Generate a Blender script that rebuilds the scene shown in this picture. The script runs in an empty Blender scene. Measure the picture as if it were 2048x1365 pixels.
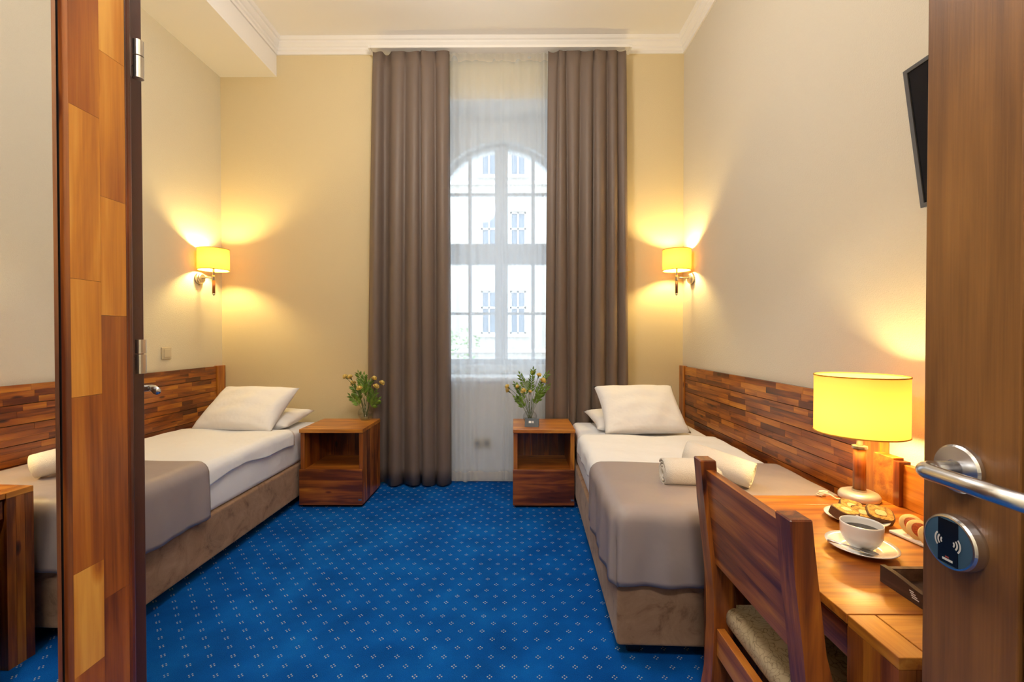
import bpy, bmesh, math, random
from mathutils import Vector, Matrix, Euler
random.seed(7)
PI = math.pi
SC = bpy.context.scene
C = SC.collection

# ------------------------------------------------------------------ camera
F = 880.0                     # focal length in pixels of the 2048x1365 frame
CAMZ = 1.2
VPX, VPY = 1029.0, 673.0      # vanishing point of the room's length
cd = bpy.data.cameras.new('camera')
cd.sensor_width = 36.0
cd.lens = F / 2048 * 36.0
cd.clip_start = 0.02
cd.clip_end = 200
cam = bpy.data.objects.new('camera', cd)
cam.location = (0, 0, CAMZ)
cam.rotation_euler = (math.radians(90 - 0.62), 0, math.radians(0.326))
C.objects.link(cam)
SC.camera = cam

# ------------------------------------------------------------------ world: overcast daylight
w = bpy.data.worlds.new('overcast_sky')
SC.world = w
w.use_nodes = True
bg = w.node_tree.nodes['Background']
bg.inputs[0].default_value = (0.78, 0.89, 1.0, 1)
bg.inputs[1].default_value = 6.8

# ------------------------------------------------------------------ exposure
vs = SC.view_settings
vs.view_transform = 'Standard'
try:
    vs.look = 'None'
except Exception:
    pass
vs.exposure = 0.0
vs.gamma = 1.0
vs.use_curve_mapping = False
cy = SC.cycles
cy.use_denoising = True
cy.max_bounces = 9
cy.diffuse_bounces = 4
cy.glossy_bounces = 5
cy.transmission_bounces = 8
cy.transparent_max_bounces = 12
cy.adaptive_threshold = 0.03
cy.sample_clamp_indirect = 6.0
cy.caustics_reflective = False
cy.caustics_refractive = False

P_ROOM_FILL = 60.0  # globe added under the bedroom ceiling as fill light
P_SCONCE = 24.0
P_TABLE = 12.0
P_LOBBY_FILL = 30.0  # lamp added behind the camera to light door and jamb
WARM = (1.0, 0.74, 0.29)
SOFT = (1.0, 0.93, 0.86)

# ------------------------------------------------------------------ geometry helpers
def P(px, py, y):
    """point of the room at depth y that is seen at pixel (px, py)"""
    return Vector(((px - VPX) * y / F, y, CAMZ - (py - VPY) * y / F))

def X(px, y):
    return (px - VPX) * y / F

def Z(py, y):
    return CAMZ - (py - VPY) * y / F

def link(name, me, parent=None, loc=(0, 0, 0), rot=(0, 0, 0)):
    o = bpy.data.objects.new(name, me)
    C.objects.link(o)
    o.location = loc
    o.rotation_euler = rot
    if parent is not None:
        o.parent = parent
    return o

def tag(o, label=None, cat=None, group=None, kind=None):
    if label: o['label'] = label
    if cat: o['category'] = cat
    if group: o['group'] = group
    if kind: o['kind'] = kind
    return o

def thing(name, label, cat, loc=(0, 0, 0), rot=(0, 0, 0), group=None):
    o = link(name, None, None, loc, rot)
    o.empty_display_size = 0.1
    return tag(o, label, cat, group)

def finish(name, bm, m, parent=None, smooth=False, loc=(0, 0, 0), rot=(0, 0, 0), tone=0.5, recalc=True, off=None):
    if off is not None:
        bmesh.ops.translate(bm, verts=bm.verts, vec=-Vector(off))
    if recalc:
        bmesh.ops.recalc_face_normals(bm, faces=bm.faces)
    me = bpy.data.meshes.new(name)
    bm.to_mesh(me)
    bm.free()
    if smooth:
        for p in me.polygons: p.use_smooth = True
    if m: me.materials.append(m)
    o = link(name, me, parent, loc, rot)
    o.color = (tone, tone, tone, 1)
    return o

def NB():
    return bmesh.new()

def add_box(bm, x0, x1, y0, y1, z0, z1, bev=0.0, seg=2):
    r = bmesh.ops.create_cube(bm, size=1.0)
    vs_ = r['verts']
    for v in vs_:
        v.co = Vector(((x0 + x1) / 2 + v.co.x * (x1 - x0), (y0 + y1) / 2 + v.co.y * (y1 - y0), (z0 + z1) / 2 + v.co.z * (z1 - z0)))
    if bev > 0:
        es = list({e for v in vs_ for e in v.link_edges})
        bmesh.ops.bevel(bm, geom=es, offset=bev, segments=seg, affect='EDGES', profile=0.5)
    return bm

def box(x0, x1, y0, y1, z0, z1, bev=0.0, seg=2):
    return add_box(NB(), x0, x1, y0, y1, z0, z1, bev, seg)

def add_tube(bm, pts, rad, n=12, cap=True):
    """swept tube through pts, rad is a number or one per point"""
    pts = [Vector(p) for p in pts]
    rads = rad if isinstance(rad, (list, tuple)) else [rad] * len(pts)
    rings = []
    up = None
    for i, p in enumerate(pts):
        d = (pts[min(i + 1, len(pts) - 1)] - pts[max(i - 1, 0)]).normalized()
        if up is None:
            a = Vector((0, 0, 1)) if abs(d.z) < 0.9 else Vector((1, 0, 0))
        else:
            a = up
        s = d.cross(a).normalized()
        up = s.cross(d).normalized()
        rings.append([bm.verts.new(p + (s * math.cos(t) + up * math.sin(t)) * rads[i]) for t in [2 * PI * k / n for k in range(n)]])
    for i in range(len(rings) - 1):
        for k in range(n):
            bm.faces.new((rings[i][k], rings[i][(k + 1) % n], rings[i + 1][(k + 1) % n], rings[i + 1][k]))
    if cap:
        bm.faces.new(rings[0]); bm.faces.new(list(reversed(rings[-1])))
    return bm

def tube(pts, rad, n=12, cap=True):
    return add_tube(NB(), pts, rad, n, cap)

def add_lathe(bm, prof, c=(0, 0, 0), n=32, closed=False):
    """revolve (r, z) profile about a vertical axis through c"""
    c = Vector(c)
    rings = []
    for r, z in prof:
        if r < 1e-6:
            rings.append([bm.verts.new(c + Vector((0, 0, z)))])
        else:
            rings.append([bm.verts.new(c + Vector((r * math.cos(2 * PI * k / n), r * math.sin(2 * PI * k / n), z))) for k in range(n)])
    m = len(rings)
    for i in range(m if closed else m - 1):
        a, b = rings[i], rings[(i + 1) % m]
        for k in range(n):
            k2 = (k + 1) % n
            if len(a) == 1 and len(b) == 1: continue
            if len(a) == 1: bm.faces.new((a[0], b[k2], b[k]))
            elif len(b) == 1: bm.faces.new((a[k], a[k2], b[0]))
            else: bm.faces.new((a[k], a[k2], b[k2], b[k]))
    return bm

def lathe(prof, c=(0, 0, 0), n=32, closed=False):
    return add_lathe(NB(), prof, c, n, closed)

def grid(f, nu, nv):
    """surface f(u, v), u and v in 0..1"""
    bm = NB()
    vv = [[bm.verts.new(f(i / nu, j / nv)) for j in range(nv + 1)] for i in range(nu + 1)]
    for i in range(nu):
        for j in range(nv):
            bm.faces.new((vv[i][j], vv[i + 1][j], vv[i + 1][j + 1], vv[i][j + 1]))
    return bm

def prism(poly, axis, a, b, bev=0.0):
    """extrude a 2-D outline along axis 'x', 'y' or 'z' between a and b"""
    bm = NB()
    def mk(p, t):
        if axis == 'x': return (t, p[0], p[1])
        if axis == 'y': return (p[0], t, p[1])
        return (p[0], p[1], t)
    A = [bm.verts.new(mk(p, a)) for p in poly]
    B = [bm.verts.new(mk(p, b)) for p in poly]
    n = len(poly)
    bm.faces.new(A); bm.faces.new(list(reversed(B)))
    for i in range(n):
        bm.faces.new((A[i], A[(i + 1) % n], B[(i + 1) % n], B[i]))
    if bev > 0:
        bmesh.ops.bevel(bm, geom=list(bm.edges), offset=bev, segments=1, affect='EDGES')
    return bm

def solidify(o, t, offset=-1.0):
    md = o.modifiers.new('thickness', 'SOLIDIFY')
    md.thickness = t
    md.offset = offset

# ------------------------------------------------------------------ materials
def nodes(name):
    m = bpy.data.materials.new(name)
    m.use_nodes = True
    nt = m.node_tree
    return m, nt, nt.nodes['Principled BSDF'], nt.nodes['Material Output']

def N(nt, t, **kw):
    n = nt.nodes.new(t)
    for k, v in kw.items(): setattr(n, k, v)
    return n

def ramp(nt, stops):
    r = N(nt, 'ShaderNodeValToRGB')
    e = r.color_ramp.elements
    while len(e) > 1: e.remove(e[-1])
    e[0].position = stops[0][0]; e[0].color = (*stops[0][1], 1)
    for p, c in stops[1:]:
        x = e.new(p); x.color = (*c, 1)
    return r

def math_n(nt, op, a, b=None, c=None):
    n = N(nt, 'ShaderNodeMath', operation=op)
    for i, v in enumerate((a, b, c)):
        if v is None: continue
        if isinstance(v, (int, float)): n.inputs[i].default_value = v
        else: nt.links.new(v, n.inputs[i])
    return n.outputs[0]

def plain(name, col, rough=0.5, metal=0.0, bump=0.0, bscale=200.0, bdist=0.004, spec=0.5, coat=0.0, var=0.0, vscale=3.0):
    m, nt, b, out = nodes(name)
    b.inputs['Base Color'].default_value = (*col, 1)
    b.inputs['Roughness'].default_value = rough
    b.inputs['Metallic'].default_value = metal
    b.inputs['Specular IOR Level'].default_value = spec
    b.inputs['Coat Weight'].default_value = coat
    tc = N(nt, 'ShaderNodeTexCoord')
    if var > 0:
        nz = N(nt, 'ShaderNodeTexNoise'); nz.inputs['Scale'].default_value = vscale; nz.inputs['Detail'].default_value = 6
        nt.links.new(tc.outputs['Object'], nz.inputs['Vector'])
        r = ramp(nt, [(0.3, tuple(c * (1 - var) for c in col)), (0.7, tuple(min(1, c * (1 + var)) for c in col))])
        nt.links.new(nz.outputs['Fac'], r.inputs[0])
        nt.links.new(r.outputs[0], b.inputs['Base Color'])
    if bump > 0:
        nz2 = N(nt, 'ShaderNodeTexNoise'); nz2.inputs['Scale'].default_value = bscale; nz2.inputs['Detail'].default_value = 3
        nt.links.new(tc.outputs['Object'], nz2.inputs['Vector'])
        bp = N(nt, 'ShaderNodeBump'); bp.inputs['Strength'].default_value = bump; bp.inputs['Distance'].default_value = bdist
        nt.links.new(nz2.outputs['Fac'], bp.inputs['Height'])
        nt.links.new(bp.outputs[0], b.inputs['Normal'])
    return m

def wood(name, axis, stops, rough=0.32, coat=0.25, fine=1.0, spread=0.95):
    """varnished timber: tone comes from the piece (object colour), grain runs along axis"""
    m, nt, b, out = nodes(name)
    tc = N(nt, 'ShaderNodeTexCoord')
    oi = N(nt, 'ShaderNodeObjectInfo')
    offs = N(nt, 'ShaderNodeVectorMath', operation='SCALE'); offs.inputs['Scale'].default_value = 1.0
    cmb = N(nt, 'ShaderNodeCombineXYZ')
    rr = math_n(nt, 'MULTIPLY', oi.outputs['Random'], 23.0)
    for i in range(3): nt.links.new(rr, cmb.inputs[i])
    add = N(nt, 'ShaderNodeVectorMath', operation='ADD')
    nt.links.new(tc.outputs['Object'], add.inputs[0]); nt.links.new(cmb.outputs[0], add.inputs[1])
    ai = 'xyz'.index(axis)
    def stretched(along, across, detail, dist):
        mp = N(nt, 'ShaderNodeMapping')
        s = [across] * 3; s[ai] = along
        mp.inputs['Scale'].default_value = s
        nt.links.new(add.outputs[0], mp.inputs[0])
        nz = N(nt, 'ShaderNodeTexNoise'); nz.inputs['Scale'].default_value = 1.0
        nz.inputs['Detail'].default_value = detail; nz.inputs['Distortion'].default_value = dist
        nt.links.new(mp.outputs[0], nz.inputs['Vector'])
        return nz.outputs['Fac']
    big = stretched(2.2, 26, 4, 0.8)
    fin = stretched(7, 260 * fine, 3, 0.2)
    wide = stretched(3.0, 6, 2, 0.3)
    a = math_n(nt, 'MULTIPLY_ADD', big, spread, -0.5 * spread)
    f2 = math_n(nt, 'MULTIPLY_ADD', fin, 0.22, -0.11)
    w2 = math_n(nt, 'MULTIPLY_ADD', wide, 0.5, -0.25)
    sep = N(nt, 'ShaderNodeSeparateColor'); nt.links.new(oi.outputs['Color'], sep.inputs[0])
    t = math_n(nt, 'ADD', a, sep.outputs[0])
    t = math_n(nt, 'ADD', t, f2)
    t = math_n(nt, 'ADD', t, w2)
    # knots
    vo = N(nt, 'ShaderNodeTexVoronoi'); vo.inputs['Scale'].default_value = 1.0
    mp = N(nt, 'ShaderNodeMapping'); s = [11.0] * 3; s[ai] = 4.0; mp.inputs['Scale'].default_value = s
    nt.links.new(add.outputs[0], mp.inputs[0]); nt.links.new(mp.outputs[0], vo.inputs['Vector'])
    kn = N(nt, 'ShaderNodeMapRange'); kn.inputs['From Min'].default_value = 0.04; kn.inputs['From Max'].default_value = 0.13
    kn.inputs['To Min'].default_value = -0.42; kn.inputs['To Max'].default_value = 0.0
    nt.links.new(vo.outputs['Distance'], kn.inputs['Value'])
    t = math_n(nt, 'ADD', t, kn.outputs[0])
    r = ramp(nt, stops)
    nt.links.new(t, r.inputs[0])
    nt.links.new(r.outputs[0], b.inputs['Base Color'])
    b.inputs['Roughness'].default_value = rough
    b.inputs['Coat Weight'].default_value = coat
    b.inputs['Coat Roughness'].default_value = 0.2
    bp = N(nt, 'ShaderNodeBump'); bp.inputs['Strength'].default_value = 0.12; bp.inputs['Distance'].default_value = 0.002
    nt.links.new(fin, bp.inputs['Height']); nt.links.new(bp.outputs[0], b.inputs['Normal'])
    return m

WARM_STOPS = [(0.0, (0.030, 0.008, 0.004)), (0.28, (0.125, 0.027, 0.008)), (0.5, (0.34, 0.095, 0.013)), (0.75, (0.58, 0.22, 0.024)), (1.0, (0.76, 0.38, 0.07))]
DOOR_STOPS = [(0.0, (0.030, 0.011, 0.004)), (0.3, (0.105, 0.038, 0.010)), (0.6, (0.25, 0.105, 0.026)), (1.0, (0.42, 0.21, 0.07))]
WX = wood('acacia_grain_across', 'x', WARM_STOPS)
WY = wood('acacia_grain_lengthwise', 'y', WARM_STOPS)
WZ = wood('acacia_grain_upright', 'z', WARM_STOPS)
DZ = wood('brown_oak_upright', 'z', DOOR_STOPS, rough=0.4, coat=0.1, fine=1.3, spread=0.5)
DY = wood('brown_oak_lengthwise', 'y', DOOR_STOPS, rough=0.4, coat=0.1, fine=1.0, spread=0.7)
TRAYW = wood('dark_rustic_wood', 'y', [(0.0, (0.006, 0.004, 0.003)), (0.45, (0.055, 0.026, 0.017)), (0.75, (0.16, 0.09, 0.06)), (1.0, (0.3, 0.19, 0.13))], rough=0.6, coat=0, spread=1.2)

WALL = plain('cream_wall_paint', (0.74, 0.665, 0.49), 0.85, bump=0.4, bscale=170, spec=0.2)
WALLY = plain('yellow_cream_wall', (0.74, 0.615, 0.375), 0.85, bump=0.3, bscale=170, spec=0.2)  # back wall colour, set yellower than the side walls
WALLR = plain('beige_textured_wall', (0.72, 0.655, 0.535), 0.85, bump=0.5, bscale=190, spec=0.2)  # right wall colour, set greyer than the left wall
WALLW = plain('white_reveal_paint', (0.86, 0.86, 0.84), 0.8, spec=0.2)
CEIL = plain('white_ceiling_paint', (0.90, 0.87, 0.83), 0.9, spec=0.1)
WINP = plain('white_window_lacquer', (0.80, 0.83, 0.87), 0.4)
BEIGEP = plain('beige_plastic', (0.62, 0.52, 0.35), 0.45)
WPLA = plain('white_plastic', (0.85, 0.85, 0.83), 0.4)
SHEET = plain('white_bed_linen', (0.87, 0.86, 0.865), 0.9, bump=0.45, bscale=6, bdist=0.03, spec=0.1)
PILLOWM = plain('white_pillow_cotton', (0.88, 0.85, 0.82), 0.9, bump=0.5, bscale=7, bdist=0.03, spec=0.1)
TAUPE = plain('taupe_satin_runner', (0.34, 0.285, 0.275), 0.48, bump=0.3, bscale=7, bdist=0.02, spec=0.4)
CURT = plain('taupe_curtain_cloth', (0.175, 0.130, 0.105), 0.5, bump=0.1, bscale=500, spec=0.45)
TOWEL = plain('white_terry_towel', (0.86, 0.80, 0.72), 1.0, bump=0.9, bscale=420, spec=0.05)
CHROME = plain('brushed_steel', (0.66, 0.67, 0.70), 0.26, metal=1.0)
NICKEL = plain('satin_nickel', (0.62, 0.57, 0.50), 0.33, metal=1.0)
SILVER = plain('silver_lacquer', (0.66, 0.60, 0.52), 0.4, metal=0.4)
CERAM = plain('white_glazed_china', (0.85, 0.83, 0.80), 0.15, coat=0.5)
COFFEE = plain('black_coffee', (0.018, 0.009, 0.003), 0.06)
BLACKP = plain('black_plastic', (0.010, 0.010, 0.012), 0.4)
SCREEN = plain('dark_glass_screen', (0.008, 0.009, 0.013), 0.12)
GREYP = plain('grey_bezel', (0.12, 0.12, 0.125), 0.4, metal=0.4)
CORDM = plain('cream_cord', (0.75, 0.66, 0.5), 0.5)
BROWNF = plain('dark_brown_frame_paint', (0.075, 0.022, 0.012), 0.45, bump=0.05)
DARKG = plain('black_gap', (0.006, 0.003, 0.002), 0.8)
SLATE = plain('slate_card', (0.075, 0.095, 0.12), 0.6)
WHITEINK = plain('white_print', (0.8, 0.8, 0.8), 0.6)
REDINK = plain('red_print', (0.35, 0.06, 0.05), 0.6)
PETAL = plain('pale_yellow_petals', (0.87, 0.66, 0.20), 0.7, var=0.2, vscale=60)
LEAF = plain('green_leaves', (0.13, 0.24, 0.025), 0.5, var=0.4, vscale=25)
SAGE = plain('sage_leaf', (0.22, 0.30, 0.17), 0.6)
STEM = plain('green_stem', (0.075, 0.12, 0.02), 0.6)
CRUST = plain('dark_cake_crust', (0.11, 0.04, 0.010), 0.7, bump=0.4, bscale=300)
CRUMB = plain('marbled_cake_crumb', (0.60, 0.31, 0.065), 0.9, bump=0.8, bscale=350, var=0.6, vscale=90)
CREAM = plain('pale_cake_centre', (0.85, 0.64, 0.28), 0.9, bump=0.6, bscale=300)
BISC = plain('pale_biscuit', (0.80, 0.52, 0.20), 0.85, bump=0.3, bscale=200)
JAM = plain('orange_red_topping', (0.62, 0.10, 0.012), 0.35, bump=0.9, bscale=900, var=0.35, vscale=220)
FACADE = plain('cream_facade_render', (0.40, 0.365, 0.31), 0.9, var=0.06, vscale=0.6)
FACTRIM = plain('pale_facade_trim', (0.62, 0.61, 0.58), 0.8)
FARGLASS = plain('far_window_glass', (0.14, 0.18, 0.23), 0.15)
BARK = plain('tree_bark', (0.10, 0.07, 0.045), 0.9)
TREELEAF = plain('tree_leaves', (0.14, 0.24, 0.07), 0.7)
BINDING = plain('shade_binding', (0.5, 0.27, 0.03), .7)
STREET = plain('street_paving', (0.35, 0.34, 0.32), 0.9)

# suede bed base: blotchy nap
def suede():
    m, nt, b, out = nodes('brown_suede')
    tc = N(nt, 'ShaderNodeTexCoord')
    nz = N(nt, 'ShaderNodeTexNoise'); nz.inputs['Scale'].default_value = 9; nz.inputs['Detail'].default_value = 8; nz.inputs['Roughness'].default_value = 0.68; nz.inputs['Distortion'].default_value = 0.6
    nt.links.new(tc.outputs['Object'], nz.inputs['Vector'])
    r = ramp(nt, [(0.30, (0.13, 0.066, 0.036)), (0.45, (0.29, 0.17, 0.10)), (0.72, (0.40, 0.25, 0.155))])
    nt.links.new(nz.outputs['Fac'], r.inputs[0]); nt.links.new(r.outputs[0], b.inputs['Base Color'])
    b.inputs['Roughness'].default_value = 0.95
    b.inputs['Specular IOR Level'].default_value = 0.1
    b.inputs['Sheen Weight'].default_value = 0.15
    return m
SUEDE = suede()

def leatherette():
    m, nt, b, out = nodes('beige_crackle_leatherette')
    tc = N(nt, 'ShaderNodeTexCoord')
    vo = N(nt, 'ShaderNodeTexVoronoi', feature='DISTANCE_TO_EDGE'); vo.inputs['Scale'].default_value = 14
    nz = N(nt, 'ShaderNodeTexNoise'); nz.inputs['Scale'].default_value = 9
    mx = N(nt, 'ShaderNodeVectorMath', operation='ADD')
    nt.links.new(tc.outputs['Object'], mx.inputs[0]); nt.links.new(nz.outputs['Color'], mx.inputs[1])
    nt.links.new(tc.outputs['Object'], nz.inputs['Vector']); nt.links.new(mx.outputs[0], vo.inputs['Vector'])
    r = ramp(nt, [(0.0, (0.16, 0.11, 0.055)), (0.05, (0.43, 0.34, 0.21)), (1.0, (0.47, 0.38, 0.24))])
    nt.links.new(vo.outputs['Distance'], r.inputs[0]); nt.links.new(r.outputs[0], b.inputs['Base Color'])
    b.inputs['Roughness'].default_value = 0.6
    return m
LEATHER = leatherette()

# blue carpet with small four-dot motifs on a diamond lattice
def carpet():
    m, nt, b, out = nodes('blue_dotted_carpet')
    tc = N(nt, 'ShaderNodeTexCoord')
    sp = N(nt, 'ShaderNodeSeparateXYZ'); nt.links.new(tc.outputs['Object'], sp.inputs[0])
    A, B = 0.088, 0.096
    def lattice(ox, oy):
        fx = math_n(nt, 'SUBTRACT', math_n(nt, 'FRACT', math_n(nt, 'ADD', math_n(nt, 'DIVIDE', sp.outputs[0], A), 100.5 + ox)), 0.5)
        fy = math_n(nt, 'SUBTRACT', math_n(nt, 'FRACT', math_n(nt, 'ADD', math_n(nt, 'DIVIDE', sp.outputs[1], B), 100.5 + oy)), 0.5)
        return math_n(nt, 'ABSOLUTE', math_n(nt, 'MULTIPLY', fx, A)), math_n(nt, 'ABSOLUTE', math_n(nt, 'MULTIPLY', fy, B))
    masks = []
    for ox, oy in ((0, 0), (0.5, 0.5)):
        ax, ay = lattice(ox, oy)
        # four dots at (+-d, 0) and (0, +-d)
        d = 0.0072
        for hx, hy in ((d, 0.0), (0.0, d)):
            dx = math_n(nt, 'SUBTRACT', ax, hx); dy = math_n(nt, 'SUBTRACT', ay, hy)
            q = math_n(nt, 'SQRT', math_n(nt, 'ADD', math_n(nt, 'MULTIPLY', dx, dx), math_n(nt, 'MULTIPLY', dy, dy)))
            masks.append(math_n(nt, 'LESS_THAN', q, 0.0026))
    mk = masks[0]
    for x in masks[1:]: mk = math_n(nt, 'MAXIMUM', mk, x)
    nz = N(nt, 'ShaderNodeTexNoise'); nz.inputs['Scale'].default_value = 420; nz.inputs['Detail'].default_value = 2
    nt.links.new(tc.outputs['Object'], nz.inputs['Vector'])
    nb = N(nt, 'ShaderNodeTexNoise'); nb.inputs['Scale'].default_value = 5; nb.inputs['Detail'].default_value = 5
    nt.links.new(tc.outputs['Object'], nb.inputs['Vector'])
    mixv = math_n(nt, 'ADD', math_n(nt, 'MULTIPLY', nz.outputs['Fac'], 0.55), math_n(nt, 'MULTIPLY', nb.outputs['Fac'], 0.45))
    r = ramp(nt, [(0.3, (0.002, 0.040, 0.19)), (0.5, (0.003, 0.085, 0.37)), (0.7, (0.006, 0.15, 0.55))])
    nt.links.new(mixv, r.inputs[0])
    fade = math_n(nt, 'MULTIPLY', mk, math_n(nt, 'MULTIPLY_ADD', nz.outputs['Fac'], 0.8, 0.2))
    mx = N(nt, 'ShaderNodeMix', data_type='RGBA')
    nt.links.new(fade, mx.inputs['Factor']); nt.links.new(r.outputs[0], mx.inputs['A'])
    mx.inputs['B'].default_value = (0.72, 0.66, 0.52, 1)
    nt.links.new(mx.outputs['Result'], b.inputs['Base Color'])
    b.inputs['Roughness'].default_value = 1.0
    b.inputs['Specular IOR Level'].default_value = 0.05
    bp = N(nt, 'ShaderNodeBump'); bp.inputs['Strength'].default_value = 0.6; bp.inputs['Distance'].default_value = 0.004
    nt.links.new(nz.outputs['Fac'], bp.inputs['Height']); nt.links.new(bp.outputs[0], b.inputs['Normal'])
    return m
CARPET = carpet()

def mirror_mat():
    m, nt, b, out = nodes('mirror_silvering')
    b.inputs['Base Color'].default_value = (0.86, 0.87, 0.86, 1)
    b.inputs['Metallic'].default_value = 1.0
    b.inputs['Roughness'].default_value = 0.0
    return m
MIRROR = mirror_mat()

def shade_mat(name, col, amount=0.85):
    m, nt, b, out = nodes(name)
    nt.nodes.remove(b)
    tr = N(nt, 'ShaderNodeBsdfTranslucent'); tr.inputs[0].default_value = (*col, 1)
    df = N(nt, 'ShaderNodeBsdfDiffuse'); df.inputs[0].default_value = (0.84, 0.58, 0.20, 1)
    mx = N(nt, 'ShaderNodeMixShader'); mx.inputs[0].default_value = amount
    nt.links.new(df.outputs[0], mx.inputs[1]); nt.links.new(tr.outputs[0], mx.inputs[2])
    nt.links.new(mx.outputs[0], out.inputs[0])
    return m
SHADE = shade_mat('yellow_lampshade_fabric', (0.95, 0.45, 0.10), 0.18)
SHADES = shade_mat('yellow_sconce_fabric', (0.92, 0.43, 0.07), 0.08)

def sheer_mat(name, transp, col):
    m, nt, b, out = nodes(name)
    nt.nodes.remove(b)
    tp = N(nt, 'ShaderNodeBsdfTransparent'); tp.inputs[0].default_value = (0.97, 0.98, 1, 1)
    tr = N(nt, 'ShaderNodeBsdfTranslucent'); tr.inputs[0].default_value = (*col, 1)
    df = N(nt, 'ShaderNodeBsdfDiffuse'); df.inputs[0].default_value = (*col, 1)
    m1 = N(nt, 'ShaderNodeMixShader'); m1.inputs[0].default_value = 0.4
    nt.links.new(tr.outputs[0], m1.inputs[1]); nt.links.new(df.outputs[0], m1.inputs[2])
    m2 = N(nt, 'ShaderNodeMixShader'); m2.inputs[0].default_value = transp
    nt.links.new(m1.outputs[0], m2.inputs[1]); nt.links.new(tp.outputs[0], m2.inputs[2])
    nt.links.new(m2.outputs[0], out.inputs[0])
    return m
SHEER = sheer_mat('sheer_voile', 0.46, (0.80, 0.86, 0.93))
SHEERD = sheer_mat('double_voile_hem', 0.25, (0.80, 0.77, 0.71))

def glass_mat(name, tint=(1, 1, 1), refl=0.08, rough=0.0):
    m, nt, b, out = nodes(name)
    nt.nodes.remove(b)
    tp = N(nt, 'ShaderNodeBsdfTransparent'); tp.inputs[0].default_value = (*tint, 1)
    gl = N(nt, 'ShaderNodeBsdfGlossy'); gl.inputs['Roughness'].default_value = rough
    lw = N(nt, 'ShaderNodeLayerWeight'); lw.inputs['Blend'].default_value = 0.5
    fr = math_n(nt, 'MULTIPLY_ADD', math_n(nt, 'POWER', lw.outputs['Facing'], 4.0), 0.65, 0.04)
    mx = N(nt, 'ShaderNodeMixShader')
    nt.links.new(fr, mx.inputs[0]); nt.links.new(tp.outputs[0], mx.inputs[1]); nt.links.new(gl.outputs[0], mx.inputs[2])
    nt.links.new(mx.outputs[0], out.inputs[0])
    return m
PANE = glass_mat('window_glass', (0.97, 0.985, 0.99))
VGLASS = glass_mat('clear_vase_glass', (0.88, 0.90, 0.90))
WATER = glass_mat('vase_water', (0.93, 0.95, 0.92))

def emit_mat(name, col, strength):
    m, nt, b, out = nodes(name)
    nt.nodes.remove(b)
    e = N(nt, 'ShaderNodeEmission'); e.inputs[0].default_value = (*col, 1); e.inputs[1].default_value = strength
    nt.links.new(e.outputs[0], out.inputs[0])
    return m
BULB = emit_mat('glowing_bulb', WARM, P_SCONCE / (PI * 0.0085))
BULBT = emit_mat('glowing_table_bulb', WARM, P_TABLE / (PI * 0.0140))

# ------------------------------------------------------------------ room shell
XL, XR, YB = -2.425, 1.388, 3.636
ZC = 3.632
YN = 0.84                     # inner face of the partition to the entrance lobby
def struct(name, bm, m, label, tone=0.5, smooth=False):
    o = finish(name, bm, m, smooth=smooth, tone=tone)
    return tag(o, label, None, None, 'structure')

struct('floor', box(XL - .3, XR + .3, -1.2, YB + .05, -0.1, 0.0), CARPET, 'blue carpet dotted with small cream four-point motifs')
struct('ceiling', box(XL - .3, XR + .3, 0.66, YB + .4, ZC, ZC + 0.1), CEIL, 'white painted flat ceiling of the bedroom')
struct('wall_left', box(XL - .12, XL, 0.66, YB + .3, 0, ZC), WALL, 'cream wall behind the bed on the left')
struct('wall_right', box(XR, XR + .12, 0.66, YB + .3, 0, ZC), WALLR, 'cream wall carrying the television and headboard on the right')
NX0, NX1, NZ0, NZ1 = -0.90, 0.655, 0.853, 3.154
bm = NB()
add_box(bm, XL, NX0, YB, YB + .35, 0, ZC)
add_box(bm, NX1, XR, YB, YB + .35, 0, ZC)
add_box(bm, NX0, NX1, YB, YB + .35, NZ1, ZC)
add_box(bm, NX0, NX1, YB, YB + .35, 0, NZ0)
struct('wall_back', bm, WALLY, 'cream window wall at the far end of the room')
# white lining of the window recess
bm = NB()
add_box(bm, NX0, NX0 + .012, YB + .004, YB + .35, NZ0, NZ1)
add_box(bm, NX1 - .012, NX1, YB + .004, YB + .35, NZ0, NZ1)
add_box(bm, NX0 + .012, NX1 - .012, YB + .004, YB + .35, NZ1 - .012, NZ1)
add_box(bm, NX0, NX1, YB - .004, YB - .001, 0.09, NZ0 - .03)
struct('trim_4', bm, WALLW, 'white painted lining of the window recess')
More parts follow.
